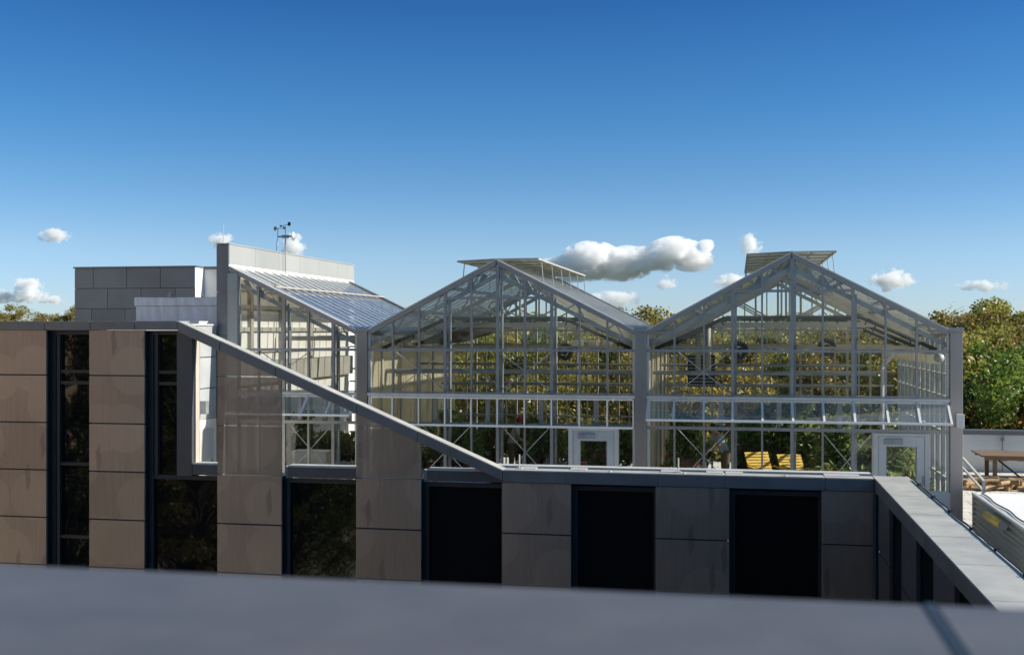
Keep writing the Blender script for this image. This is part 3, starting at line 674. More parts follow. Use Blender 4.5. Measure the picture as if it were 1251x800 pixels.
# gutters / pipes across
for g,a,b_ in ((g1,XA,XB_),(g2,XB_,XC_)):
    for z,r,Y in ((-1.02,.05,28.2),(-.9,.035,30.5),(-1.55,.04,33.0),(.02,.03,31.0)):
        MB().tube((a+.1,Y,z),(b_-(.1 if g is g1 else 1.4),Y,z),r).build('heating_pipe', M['steel'], g)
MB().tube((XA+.1,27.5,-1.0),(XB_-.1,27.5,-1.0),.055).build('heating_pipe', M['steel'], g1)
def corr(name, X, y0, y1, z0, z1, mt, parent):
    vs=[];fs=[];n_=int((y1-y0)/.12)
    for i in range(n_+1):
        y=y0+(y1-y0)*i/n_; x=X+(.02 if i%2 else -.02); vs+=[(x,y,z0),(x,y,z1)]
    for i in range(n_): fs.append((2*i,2*i+2,2*i+3,2*i+1))
    return MB().add(vs,fs).build(name,M[mt],parent)
M['poly'] = sheetmat('cream_polycarbonate', ((.7,.66,.5), (.58,.53,.38)), .10, transl=.45, gloss_rough=.3, base=.04)
corr('partition', XA+.10, YG+.2, YB-.1, TF, -.30, 'poly', g1)
corr('partition', XB_+.10, YG+.2, YB-.1, TF, -.30, 'poly', g2)
y = YG+.9
while y < YB: 
    for g,X in ((g1,XA+.15),(g2,XB_+.15)): MB().box(X,X+.05,y,y+.06,TF,-.35).build('partition_post', M['beam'], g)
    y += 1.6
# right glazed side wall of the last bay
MB().quad((XC_+.02,YG+.1,TF),(XC_+.02,YB,TF),(XC_+.02,YB,-.1),(XC_+.02,YG+.1,-.1)).build('side_glazing', M['glass'], g2)
y = YG+.6
while y < YB: MB().box(XC_-.06,XC_+.01,y,y+.13,TF,-.12).build('side_post', M['steel'], g2); y += .72
for z in (-1.0,-1.5,-2.3,-3.3): MB().box(XC_-.07,XC_+.0,YG+.2,YB-.1,z,z+.05).build('side_rail', M['aluw'], g2)
MB().bar((XC_-.35,YG+.6,-.62),(XC_-.35,YB-.3,-.62),.3,.22).build('air_duct', M['cloth'], g2)
MB().tube((XC_-.25,YG+.45,-.60),(XC_-.25,YG+.62,-.60),.10,n=12).build('duct_fan', M['aluw'], g2, smooth=True)
px0 = PX(1078,28.5)
MB().path([(px0+.25,28.5,-.45),(px0+.2,28.5,-.62),(px0,28.5,-.85),(px0,28.5,-3.4)],.045,n=8).build('downpipe', M['aluw'], g2)
MB().box(XC_-.02,XC_+.14,YG-.22,YG-.10,PZ(522,XC_,YG),PZ(505,XC_,YG)).build('junction_box', M['aluw'], g2, bevel=.01)

# ------------------------------------------------------------------ foliage makers
def leaf_mesh(name, C, size, seed, flat=0.0, elong=1.7):
    r = np.random.default_rng(seed); n_ = len(C)
    d = r.normal(size=(n_,3)); d[:,2] *= (1-flat); d /= np.linalg.norm(d,axis=1)[:,None]
    u = r.normal(size=(n_,3)); e = np.cross(d,u); e /= np.linalg.norm(e,axis=1)[:,None]
    s = size*r.uniform(.55,1.3,(n_,1)); a = d*s*elong*.5; b_ = e*s*.5
    V = np.stack([C-a, C+b_*.9, C+a, C-b_*.9],1).reshape(-1,3)
    me = bpy.data.meshes.new(name); me.vertices.add(4*n_); me.vertices.foreach_set('co', V.ravel())
    me.loops.add(4*n_); me.loops.foreach_set('vertex_index', np.arange(4*n_)); me.polygons.add(n_)
    me.polygons.foreach_set('loop_start', np.arange(0,4*n_,4)); me.polygons.foreach_set('loop_total', np.full(n_,4)); me.update(); me.validate()
    return me
def tree(name, H, RW, crown_lo, mt, seed, nclump=150, per=260, leaf=.12, sparse=1.0):
    r = np.random.default_rng(seed); root = bpy.data.objects.new(name, None); COL.objects.link(root)
    tr = MB(); top = H*.9; pts = [Vector((0,0,-.3))]
    for i in range(1,7): pts.append(Vector((r.normal()*.12*i,r.normal()*.12*i,top*i/6)))
    for i in range(6): tr.tube(pts[i],pts[i+1],.26*(1-i/6.6)+.02,.26*(1-(i+1)/6.6)+.02,8)
    C = []; mid = (H+crown_lo)/2; hz = (H-crown_lo)/2
    for k in range(nclump):
        while True:
            p = r.normal(size=3); p /= np.linalg.norm(p); q = r.uniform(.2,1.0)**.5*(1+.08*r.normal())
            if q < 1.08: break
        c = np.array([p[0]*RW*q, p[1]*RW*q, mid+p[2]*hz*q]); c[:2] *= 1 - .35*max(0,(c[2]-mid)/hz)**2
        rad = RW*r.uniform(.12,.25)
        q_ = r.normal(size=(int(per*r.uniform(.5,1.4)*sparse),3)); q_ = q_/np.linalg.norm(q_,axis=1)[:,None]*(r.uniform(0,1,(len(q_),1))**.45)*rad; q_[:,2] *= .75
        C.append(c+q_)
        if k % 2 == 0:
            b0 = pts[int(min(5,max(1,(c[2]/top*6)-1.2)))]; m_ = b0.lerp(Vector(c),.5)+Vector((0,0,-.2)); tr.tube(b0,m_,.07,.045,5); tr.tube(m_,Vector(c),.045,.012,5)
            if sparse < .5:
                for _ in range(9): e = Vector(c)+Vector(np.clip(r.normal(size=3),-1.3,1.3))*rad*.6; tr.tube(Vector(c),e,.01,.004,4)
    t_ = tr.build('trunk', M['bark'], root)
    me = leaf_mesh('crown', np.concatenate(C), leaf, seed+1); o = bpy.data.objects.new('crown', me); COL.objects.link(o); me.materials.append(mt); o.parent = root
    return root
protos = {
 'olive': tree('broadleaf_tree',14,4.6,3,M['leaf_olive'],11),
 'olive2': tree('broadleaf_tree',14,5.0,3,M['leaf_olive'],12,170,230),
 'green': tree('broadleaf_tree',13,5.2,2.2,M['leaf_green'],13,170,240,.13),
 'yellow': tree('broadleaf_tree',12,4.2,2.5,M['leaf_yellow'],14,140,240),
 'dark': tree('broadleaf_tree',14.5,4.2,3,M['leaf_dark'],15),
 'bare': tree('thin_crowned_tree',14.5,3.6,7,M['leaf_olive'],16,110,60,.11,.4)}
used = set()
def place(kind, X, Y, top, label, group, sc=1.0, seed=0):
    r = random.Random(seed*7919+int(X*10)); pr = protos[kind]
    o = pr if kind not in used else copy_tree(pr); used.add(kind)
    Hh = {'olive':14,'olive2':14,'green':13,'yellow':12,'dark':14.5,'bare':14.5}[kind]
    s = (top-GZ)/Hh
    o.location = (X,Y,GZ); o.rotation_euler = (0,0,r.uniform(0,6.28)); o.scale = (s*sc,s*sc,s)
    tag(o,label,'tree',group); return o
TL = {'olive':'olive green broadleaf tree','olive2':'wide olive green broadleaf tree','green':'leafy bright green broadleaf tree','yellow':'yellowing autumn broadleaf tree','dark':'dark green broadleaf tree','bare':'thin crowned nearly bare tree'}
rg = random.Random(5)
# right-hand wood, nearest trees (seen beside the last glasshouse)
for px,py,Y,k in ((1158,395,50,'olive'),(1205,440,47,'green'),(1262,432,46,'green'),(1318,396,48,'yellow'),(1180,384,60,'dark'),(1228,388,57,'olive2'),(1205,388,53,'olive'),(1280,378,60,'olive'),(1340,370,58,'dark'),
    (1140,388,62,'olive2'),(1163,374,70,'bare'),(1200,372,72,'olive2'),(1245,374,74,'dark'),(1262,370,80,'olive'),(1300,366,75,'olive'),(1110,386,70,'yellow'),(1400,370,60,'olive'),(1460,372,64,'green'),(1184,455,44,'yellow'),(1232,455,43,'green')):
    X = PX(px,Y); place(k,X,Y,PZ(py,X,Y), TL[k]+' in the wood beyond the terrace at right','trees in the wood at right', seed=px)
# trees seen through the glasshouses
for i,px in enumerate(range(400,1150,33)):
    Y = 50+rg.uniform(-4,8); k = ['olive','yellow','olive2','yellow','olive2','yellow'][(i*5+i//3)%6]; X = PX(px,Y)
    place(k,X,Y,PZ(410+rg.uniform(-9,8),X,Y), TL[k]+' seen through the glasshouses','trees behind the glasshouses', seed=px)
for i,px in enumerate(range(390,1180,40)):
    Y = 72+rg.uniform(-5,8); k = ['olive2','dark','olive','yellow','olive'][(i*3)%5]; X = PX(px,Y)
    place(k,X,Y,PZ(386+rg.uniform(-5,5),X,Y), TL[k]+' rising behind the glasshouse roofs','trees behind the glasshouses', 1.1, seed=px+1)
for i,px in enumerate(range(-160,330,21)):
    Y = 140+rg.uniform(-12,14); k = ['olive','yellow','olive2','yellow','yellow','olive','olive2'][(i*4+i//4)%7]; X = PX(px,Y)
    place(k,X,Y,PZ(377+rg.uniform(-4,6),X,Y), TL[k]+' in the distant row beyond the left roof','distant trees at left', 1.0 if k!='bare' else 1, seed=px+2)
# distant wood, one mass
C = []; r = np.random.default_rng(77)
for i in range(620):
    X = r.uniform(-300,260); Y = 250+r.uniform(0,50); top = GZ+12+r.uniform(0,4); q_ = r.normal(size=(260,3)); q_ *= (np.minimum(np.linalg.norm(q_,axis=1),1.7)/np.linalg.norm(q_,axis=1))[:,None]; q_ = q_*np.array([4.2,3.5,3.2]); C.append(np.array([X,Y,top-5])+q_)
me = leaf_mesh('distant_woods', np.concatenate(C), .55, 5); me.materials.append(M['leaf_olive']); o = bpy.data.objects.new('distant_woods', me); COL.objects.link(o); tag(o,'distant wooded ridge along the horizon',None,None,'stuff')
def pxof(o): return math.atan2(o.location.x, o.location.y)
ORD = 'first second third fourth fifth sixth seventh eighth ninth tenth eleventh twelfth thirteenth fourteenth'.split()
by = {}
for o in bpy.data.objects:
    if o.get('category') == 'tree': by.setdefault((o['group'], o['label']), []).append(o)
for (g_,l_),L_ in by.items():
    if len(L_) > 1:
        L_.sort(key=pxof)
        for i,o in enumerate(L_):
            a_ = l_.split(' tree ')[0]; rest = {'trees in the wood at right':'in the right wood','distant trees at left':'in the far left row'}.get(g_, 'behind glass' if 'through' in l_ else 'above the glasshouse roofs')
            o['label'] = '%s tree %s, %s of these from the left' % (a_.replace(' broadleaf','').replace(' nearly',''), rest, ORD[i])
# courtyard trees mirrored in the windows, and the brick building across the court
for (X,Y,k,top,nm) in ((-19,-6,'green',-4,'first'),(-25,-13,'dark',-2,'second'),(-31,2,'green',-4.5,'third'),(-14,-14,'dark',-5,'fourth'),(-21,-1,'olive',-3,'a'),(-29,-5,'dark',1.5,'f'),(-26,-11,'green',1,'g'),(-28,-8,'green',-4,'b')):
    place(k,X,Y,top,TL[k]+' in the courtyard mirrored in the dark windows','courtyard trees', seed=int(X))
bb = thing('brick_building', (-48,-20,GZ), 'tan brick building with tall windows mirrored in the dark panes', 'building')
MB().box(-60,-38,-60,16,GZ,9.5).build('wall', M['brick'], bb); MB().box(-60.2,-37.8,-60.2,16.2,9.502,10.0).build('roof', M['concrete'], bb)
for i in range(16):
    y = -58+i*4.6; f_ = MB().box(-37.98,-37.9,y,y+1.4,GZ+1,3.5).build('window', M['frame_dark'], bb)
    MB().box(-37.895,-37.88,y+.1,y+1.3,GZ+1.1,3.4).build('pane', M['window'], f_)

# ------------------------------------------------------------------ things inside the glasshouses
def bench(x0,x1,y0,y1,label,top=TF+.85):
    t = thing('plant_bench', ((x0+x1)/2,(y0+y1)/2,TF), label, 'bench', 'plant benches')
    mb = MB(); mb.box(x0,x1,y0,y0+.04,top-.08,top+.04); mb.box(x0,x1,y1-.04,y1,top-.08,top+.04); mb.box(x0,x0+.04,y0+.04,y1-.04,top-.08,top+.04); mb.box(x1-.04,x1,y0+.04,y1-.04,top-.08,top+.04)
    y = y0+.1
    while y < y1-.1: mb.box(x0+.04,x1-.04,y,y+.05,top-.02,top); y += .1
    mb.build('bench_top', M['aluw'], t)
    for x in (x0+.08,x1-.12):
        for y in (y0+.1,y1-.14): MB().box(x,x+.05,y,y+.05,TF,top-.08).build('leg', M['alu'], t)
    return t
benches = [(XA+.7,XC1-.7,27.2,28.4,'slatted bench near the partition in the middle glasshouse'),(XA+.7,XC1-1.8,30,31.2,'second slatted bench behind it in the middle glasshouse'),
 (XC1+.5,XB_-1.6,32.6,33.9,'slatted bench at the back of the middle glasshouse'),(XC1+.25,XB_-2.2,28.6,29.6,'slatted bench by the apex of the middle glasshouse'),
 (XB_+.55,XB_+1.35,29,30.4,'slatted bench by the cream partition in the right glasshouse'),(XC2+1.1,XC2+2.4,28.6,29.5,'slatted bench under the plants in the right glasshouse'),
 (XC2-.9,XC_-1.2,33.7,34.5,'long slatted bench along the rear of the right glasshouse'),(PX(350,28.5),PX(430,28.5),28.5,29.6,'slatted bench in the half gabled glasshouse')]
BT = TF+.85
for b_ in benches: bench(*b_)
def plantproto(kind, seed):
    r = np.random.default_rng(seed); root = bpy.data.objects.new('potted_plant', None); COL.objects.link(root)
    MB().lathe([(0,0),(.085,0),(.12,.2),(.13,.2),(.13,.23),(.11,.23),(.10,.2),(0,.19)],n=14).build('pot', M['terracotta'] if kind == 'tall' else M['black'], root, smooth=False)
    if kind == 'bushy':
        q = r.normal(size=(420,3)); q = q/np.linalg.norm(q,axis=1)[:,None]*r.uniform(.3,1,(420,1))**.5*np.array([.30,.30,.28])+np.array([0,0,.5]); s = .075; e = 1.6
    elif kind == 'tall':
        t = r.uniform(0,1,(420,1)); q = r.normal(size=(420,3))*np.array([.17,.17,.06])*(1.2-t*.5)+np.concatenate([t*0,t*0,.3+t*1.1],1); s = .10; e = 2
    else:
        q = []
        for k in range(26):
            a_ = r.uniform(0,6.28); L = r.uniform(.25,.5)
            for u in np.linspace(.1,1,13): q.append((math.cos(a_)*L*u,math.sin(a_)*L*u,.22+.45*math.sin(u*2.2)*L*1.6)); 
        q = np.array(q)+r.normal(size=(len(q),3))*.015; s = .06; e = 2
    me = leaf_mesh('foliage', q, s, seed, .3, e); me.materials.append(M['leaf_plant']); o = bpy.data.objects.new('foliage', me); COL.objects.link(o); o.parent = root
    MB().tube((0,0,.15),(0,0,.6 if kind != 'tall' else 1.2),.012,n=5).build('stem', M['bark'], root)
    return root
pp = {k: plantproto(k,i+40) for i,k in enumerate(('bushy','tall','fern'))}; pu = set()
def plant(k, X, Y, Z, s, where):
    o = pp[k] if k not in pu else copy_tree(pp[k]); pu.add(k)
    o.location = (X,Y,Z); o.scale = (s,s,s); o.rotation_euler = (0,0,rg.uniform(0,6))
    tag(o, {'bushy':'bushy green potted plant','tall':'tall leafy potted plant','fern':'arching fern in a dark pot'}[k]+' '+where,'potted plant','potted plants '+where)
for bi,(x0,x1,y0,y1,lab) in enumerate(benches):
    n_ = int((x1-x0)/.36); wh = 'on the benches of the '+('middle' if bi < 4 else ('right' if bi < 7 else 'half gabled'))+' glasshouse'
    for i in range(n_):
        for yy in (.3,.72):
            k = rg.choice(('bushy','bushy','tall','fern')); plant(k, x0+.2+i*.36+rg.uniform(-.06,.06), y0+(y1-y0)*yy, BT+.001, rg.uniform(.5,.85) if bi < 4 else rg.uniform(.7,1.15), wh)
for (px,Y,k,s) in ((935,33.4,'tall',1.2),(950,33.3,'bushy',1.9),(962,33.5,'tall',1.4),(985,33.2,'bushy',2.3),(1003,32.8,'bushy',1.8),(1015,31,'tall',1.3),(1030,30,'bushy',2.0),(1050,28.5,'fern',1.9),(1040,28.3,'fern',2.0),(1058,27.6,'fern',1.9),(1085,29,'bushy',1.9),(1095,28.2,'tall',1.3),(1105,30.5,'bushy',1.8),(1078,31.5,'tall',1.6),(1115,27.8,'bushy',1.4)):
    plant(k, PX(px,Y), Y, TF+.001, s, 'on the floor of the right glasshouse')
for (px,Y,k,s) in ((602,33.6,'bushy',1.8),(650,33.5,'tall',1.2),(575,32.8,'bushy',1.7),(545,33,'tall',1.4),(690,30.5,'bushy',1.8),(765,28,'tall',1.4),(738,32,'bushy',2.2)):
    plant(k, PX(px,Y), Y, TF+.001, s, 'on the floor of the middle glasshouse')
pf = copy_tree(pp['bushy']); pf.name = 'flowering_plant'
rq = np.random.default_rng(9); q = rq.normal(size=(70,3)); q = q/np.linalg.norm(q,axis=1)[:,None]*np.array([.32,.32,.28])+np.array([0,0,.52])
me = leaf_mesh('blossom', q, .06, 9); me.materials.append(M['flower']); o = bpy.data.objects.new('blossom', me); COL.objects.link(o); o.parent = pf
FL = [(1019,29.6,BT,.9,'red flowering plant on the bench between the loungers and the white door'),(1012,27.5,TF+.3,.9,'red flowering plant low beside the crossed rods in the right glasshouse'),(655,30.0,TF+.75,1.0,'red flowering plant near the crossed rods of the middle glasshouse'),(822,27.9,TF+.75,1.0,'red flowering plant at the foot of the cream partition'),(732,28.4,TF+.75,1.0,'red flowering plant behind the middle glasshouse door')]
for i,(px,Y,Z,s_,lab) in enumerate(FL):
    o = pf if i == 0 else copy_tree(pf)
    o.location = (PX(px,Y),Y,Z if Z == BT else TF+.001); o.scale = (s_,s_,s_ if Z == BT else s_*1.6); tag(o,lab,'potted plant','red flowering plants')
for (px,Y,s_) in ((560,33.8,1.7),(585,33.9,1.5),(640,34,1.8),(668,34,1.6),(700,33.9,1.7),(728,33.8,1.5)):
    plant('bushy', PX(px,Y), Y, TF+.001, s_, 'on the floor of the middle glasshouse')
for (px,Y,s_) in ((830,33.6,1.7),(855,33.7,1.5),(908,33.8,1.8),(922,34,1.5),(1025,33.6,1.7),(1048,33.4,1.8),(1066,33.6,1.6)):
    plant('bushy', PX(px,Y), Y, TF+.001, s_, 'on the floor of the right glasshouse')
def hangplant(px,py,Y,label):
    X = PX(px,Y); z = PZ(py,X,Y); t = thing('hanging_basket',(X,Y,z),label,'hanging basket','hanging baskets')
    MB().lathe([(0,-.14),(.10,-.12),(.17,0),(.15,0),(0,-.02)],(X,Y,z),12).build('pot', M['black'], t)
    mb = MB(); 
    for a_ in (0,2.1,4.2): mb.tube((X+.16*math.cos(a_),Y+.16*math.sin(a_),z),(X,Y,z+.45),.005,n=4)
    mb.tube((X,Y,z+.45),(X,Y,max(z+.5,.1)),.005,n=4); mb.build('hanger', M['steel'], t)
    r = np.random.default_rng(int(px)); q = r.normal(size=(260,3))*np.array([.15,.15,.13])+np.array([0,0,.05])
    me = leaf_mesh('foliage', q, .07, int(px)); me.materials.append(M['leaf_plant']); o = bpy.data.objects.new('foliage', me); COL.objects.link(o); o.parent = t
hangplant(955,455,31,'leafy hanging basket under the roof of the right glasshouse')
hangplant(630,452,31,'leafy hanging basket near the apex of the middle glasshouse')
# fans, heater, grow lights
def fan(px,py,Y,label):
    X = PX(px,Y); z = PZ(py,X,Y); t = thing('circulation_fan',(X,Y,z),label,'fan','circulation fans')
    rim = MB(); 
    for k in range(24):
        a,b_ = R(k*15),R(k*15+15); rim.bar((X+.17*math.cos(a),Y,z+.17*math.sin(a)),(X+.17*math.cos(b_),Y,z+.17*math.sin(b_)),.12,.02,(0,1,0))
    rim.build('shroud', M['heater'], t); MB().tube((X,Y-.06,z),(X,Y+.1,z),.07,n=12).build('motor', M['heater'], t)
    for k in range(4):
        a = R(k*90+20); MB().bar((X,Y,z),(X+.155*math.cos(a),Y+.02,z+.155*math.sin(a)),.02,.10,(0,.6,.8)).build('blade', M['steel'], t)
    MB().tube((X,Y,z+.17),(X,Y,z+.8),.012).build('hanger', M['steel'], t)
fan(903,428,28.5,'black round circulation fan hanging left of centre in the right glasshouse')
fan(690,430,30.0,'black round circulation fan hanging in the middle glasshouse')
fan(1010,424,29.5,'black round circulation fan hanging right of centre in the right glasshouse')
hx0,hx1 = PX(840,29.5),PX(873,29.5)
ht = thing('unit_heater', ((hx0+hx1)/2,29.7,-1.4), 'black louvred unit heater hanging by the cream partition', 'heater')
MB().box(hx0,hx1,29.5,30.3,PZ(472,hx0,29.5),PZ(434,hx0,29.5)).build('casing', M['heater'], ht, bevel=.01)
mb = MB(); 
for i in range(9): z = PZ(470,hx0,29.5)+i*.085; mb.bar((hx0+.03,29.48,z),(hx1-.03,29.48,z),.03,.03)
mb.build('louvres', M['steel'], ht)
for px in (853,865): x = PX(px,29.4); MB().tube((x,29.40,-1.1),(x,29.40,.1),.075,n=12).build('flue', M['beam'], ht, smooth=True)
for i,(px,lab) in enumerate(((706,'cream box light hanging highest of three, nearest the fan'),(725,'cream box light hanging between two others in the middle glasshouse'),(742,'cream box light hanging nearest the roof eave'))):
    Y = 29+i*1.1; x = PX(px,Y); z = PZ(419,x,Y); t = thing('grow_light',(x,Y,z),lab,'grow light','grow lights')
    MB().box(x-.12,x+.12,Y-.3,Y+.3,z-.07,z+.07).build('housing', M['aluw'], t, bevel=.015); MB().box(x-.1,x+.1,Y-.28,Y+.28,z-.09,z-.072).build('diffuser', M['white'], t)
    MB().tube((x,Y,z+.07),(x,Y,z+.5),.008).build('hanger', M['steel'], t)
# yellow slatted loungers
def chair(px,Y,label,rot):
    X = PX(px,Y); t = thing('slatted_lounger',(X,Y,TF),label,'lounger','yellow slatted loungers')
    W_ = .68
    def P(x,y,z): return (X+x,Y+y,TF+z*1.1)
    for i in range(9):
        u = i/8; MB().bar(P(-W_/2,.38+.42*u*1.0,.32+.52*u),P(W_/2,.38+.42*u,.32+.52*u),.068,.02,(0,-.77,.62)).build('back_slat', M['yellow'], t, bevel=.004)
    for i in range(6):
        u = i/5; MB().bar(P(-W_/2,-.28+.6*u,.36-.07*u),P(W_/2,-.28+.6*u,.36-.07*u),.07,.02).build('seat_slat', M['yellow'], t, bevel=.004)
    for s in (-1,1):
        MB().bar(P(s*(W_/2-.05),-.3,.33),P(s*(W_/2-.05),.9,.24),.04,.06).build('side_rail', M['yellow'], t)
        MB().bar(P(s*(W_/2-.05),.36,.27),P(s*(W_/2-.05),.82,.84),.04,.04).build('back_rail', M['yellow'], t)
        MB().bar(P(s*(W_/2-.05),-.25,0),P(s*(W_/2-.05),-.25,.34),.05,.06).build('leg', M['yellow'], t); MB().bar(P(s*(W_/2-.05),.8,0),P(s*(W_/2-.05),.8,.26),.05,.06).build('leg', M['yellow'], t)
        MB().box(X+s*(W_/2+.02)-.045,X+s*(W_/2+.02)+.045,Y-.3,Y+.42,TF+.60,TF+.625).build('armrest', M['yellow'], t)
chair(937,31.6,'yellow slatted lounger standing nearer the person in blue',0); chair(978,31.2,'yellow slatted lounger standing nearer the glazed door',0)
for o in bpy.data.objects:
    if o.name.startswith('slatted_lounger'): o.rotation_euler = (0,0,R(20))
tb = thing('side_table',(PX(957,31.6),31.6,TF),'low dark round side table between the yellow loungers','table')
x=PX(957,31.9); y=31.9
tb.location=(x,y,TF); MB().tube((x,y,TF+.42),(x,y,TF+.45),.22,n=18).build('table_top', M['beam'], tb)
for a_ in (0,2.1,4.2): MB().tube((x+.18*math.cos(a_),y+.18*math.sin(a_),TF),(x+.1*math.cos(a_),y+.1*math.sin(a_),TF+.42),.015).build('leg', M['steel'], tb)
tag(MB().lathe([(0,0),(.09,0),(.1,.02),(.1,.26),(.085,.30),(.03,.31),(0,.31)],(x,y,TF+.451),16).build('canister', M['aluw'], smooth=False),'white lidded canister on the table between the yellow loungers','canister')
x=PX(719,28.6); rb = MB().lathe([(0,0),(.22,0),(.24,.03),(.25,.5),(.235,.52),(.25,.54),(.24,.98),(.2,1.0),(0,1.0)],(x,28.6,TF),20)
tag(rb.build('barrel', M['red'], smooth=False),'tall red barrel seen through the middle glasshouse door','barrel')
x0,x1 = PX(357,27.3),PX(399,27.3); bd = MB().box(x0,x1,27.3,27.75,PZ(590,x0,27.3),PZ(552,x0,27.3)); bd.box(x0-.02,x1+.02,27.28,27.77,PZ(552,x0,27.3)+.003,PZ(551,x0,27.3)+.01)
for xx in (x0+.05,x1-.12): bd.box(xx,xx+.07,27.33,27.4,TF,PZ(590,x0,27.3)-.002)
tag(bd.build('storage_chest', M['white'], bevel=.015),'white storage chest behind the crossed rods of the half gabled glasshouse','chest')

# everyday clutter on the benches and floors
def clutter(kind, px, Y, Z, label, mt, rot=0.0, s=1.0):
    mb = MB()
    if kind == 'bucket':
        o = mb.lathe([(0,0),(.12,0),(.15,.30),(.16,.30),(.16,.33),(.145,.33),(.13,.02),(0,.02)],n=18)
        for i in range(10):
            a,b_ = R(18*i),R(18*i+18); mb.tube((.155*math.cos(a),0,.30+.13*math.sin(a)),(.155*math.cos(b_),0,.30+.13*math.sin(b_)),.004,n=4)
    elif kind == 'carton':
        mb.box(-.22,.22,-.16,.16,0,.26); mb.bar((-.24,-.16,.27),(-.24,.16,.27),.10,.006,(.4,0,1)); mb.bar((.24,-.16,.27),(.24,.16,.27),.10,.006,(-.4,0,1)); mb.box(-.03,.03,-.163,.163,.262,.265)
    elif kind == 'sack':
        mb.lathe([(0,0),(.16,0),(.20,.06),(.19,.28),(.15,.38),(.07,.42),(.10,.47),(0,.46)],n=12)
    else:
        mb.lathe([(0,0),(.05,0),(.055,.02),(.055,.19),(.02,.22),(.018,.25)],n=12); mb.box(-.02,.05,-.012,.012,.25,.28); mb.bar((.0,0,.24),(.045,0,.20),.01,.02)
    o = mb.build({'bucket':'bucket','carton':'carton','sack':'soil_sack','spray':'spray_bottle'}[kind], mt); o.location = (PX(px,Y),Y,Z); o.rotation_euler = (0,0,rot); o.scale = (s,s,s)
    tag(o,label,{'bucket':'bucket','carton':'box','sack':'sack','spray':'spray bottle'}[kind])
M['card'] = mat('cardboard', (.42,.29,.17), .85, 0, .12, 5); M['sackw'] = mat('woven_sack', (.62,.60,.54), .8, 0, .1, 9, bump=.3)
clutter('bucket',800,27.6,TF+.001,'white bucket on the floor just right of the middle column',M['white'],.3)
clutter('sack',806,28.2,TF+.001,'pale soil sack propped by the cream partition',M['sackw'],.2,1.3)
clutter('carton',843,29.6,BT+.002,'cardboard box on the bench under the black heater',M['card'],.2)
clutter('carton',505,27.9,BT+.002,'cardboard box on the bench near the middle partition',M['card'],-.3,.9)
clutter('bucket',672,29.1,BT+.002,'white bucket on the bench left of the blue framed door',M['white'],.6,.8)
clutter('sack',552,30.6,BT+.002,'pale soil sack among pots on the second bench',M['sackw'],.9)
clutter('carton',768,28.6,TF+.001,'cardboard box beside the middle house door',M['card'],.1,1.2)
clutter('spray',640,29.0,BT+.002,'white spray bottle on the bench by the apex post',M['white'],.4)
clutter('bucket',1030,28.9,BT+.002,'white bucket on the bench left of the glazed white door',M['white'],.2,.85)
clutter('sack',365,29.0,BT+.002,'pale soil sack on the bench of the half gabled house',M['sackw'],.5)
clutter('carton',395,29.1,BT+.002,'cardboard box on the bench of the half gabled house',M['card'],.3)
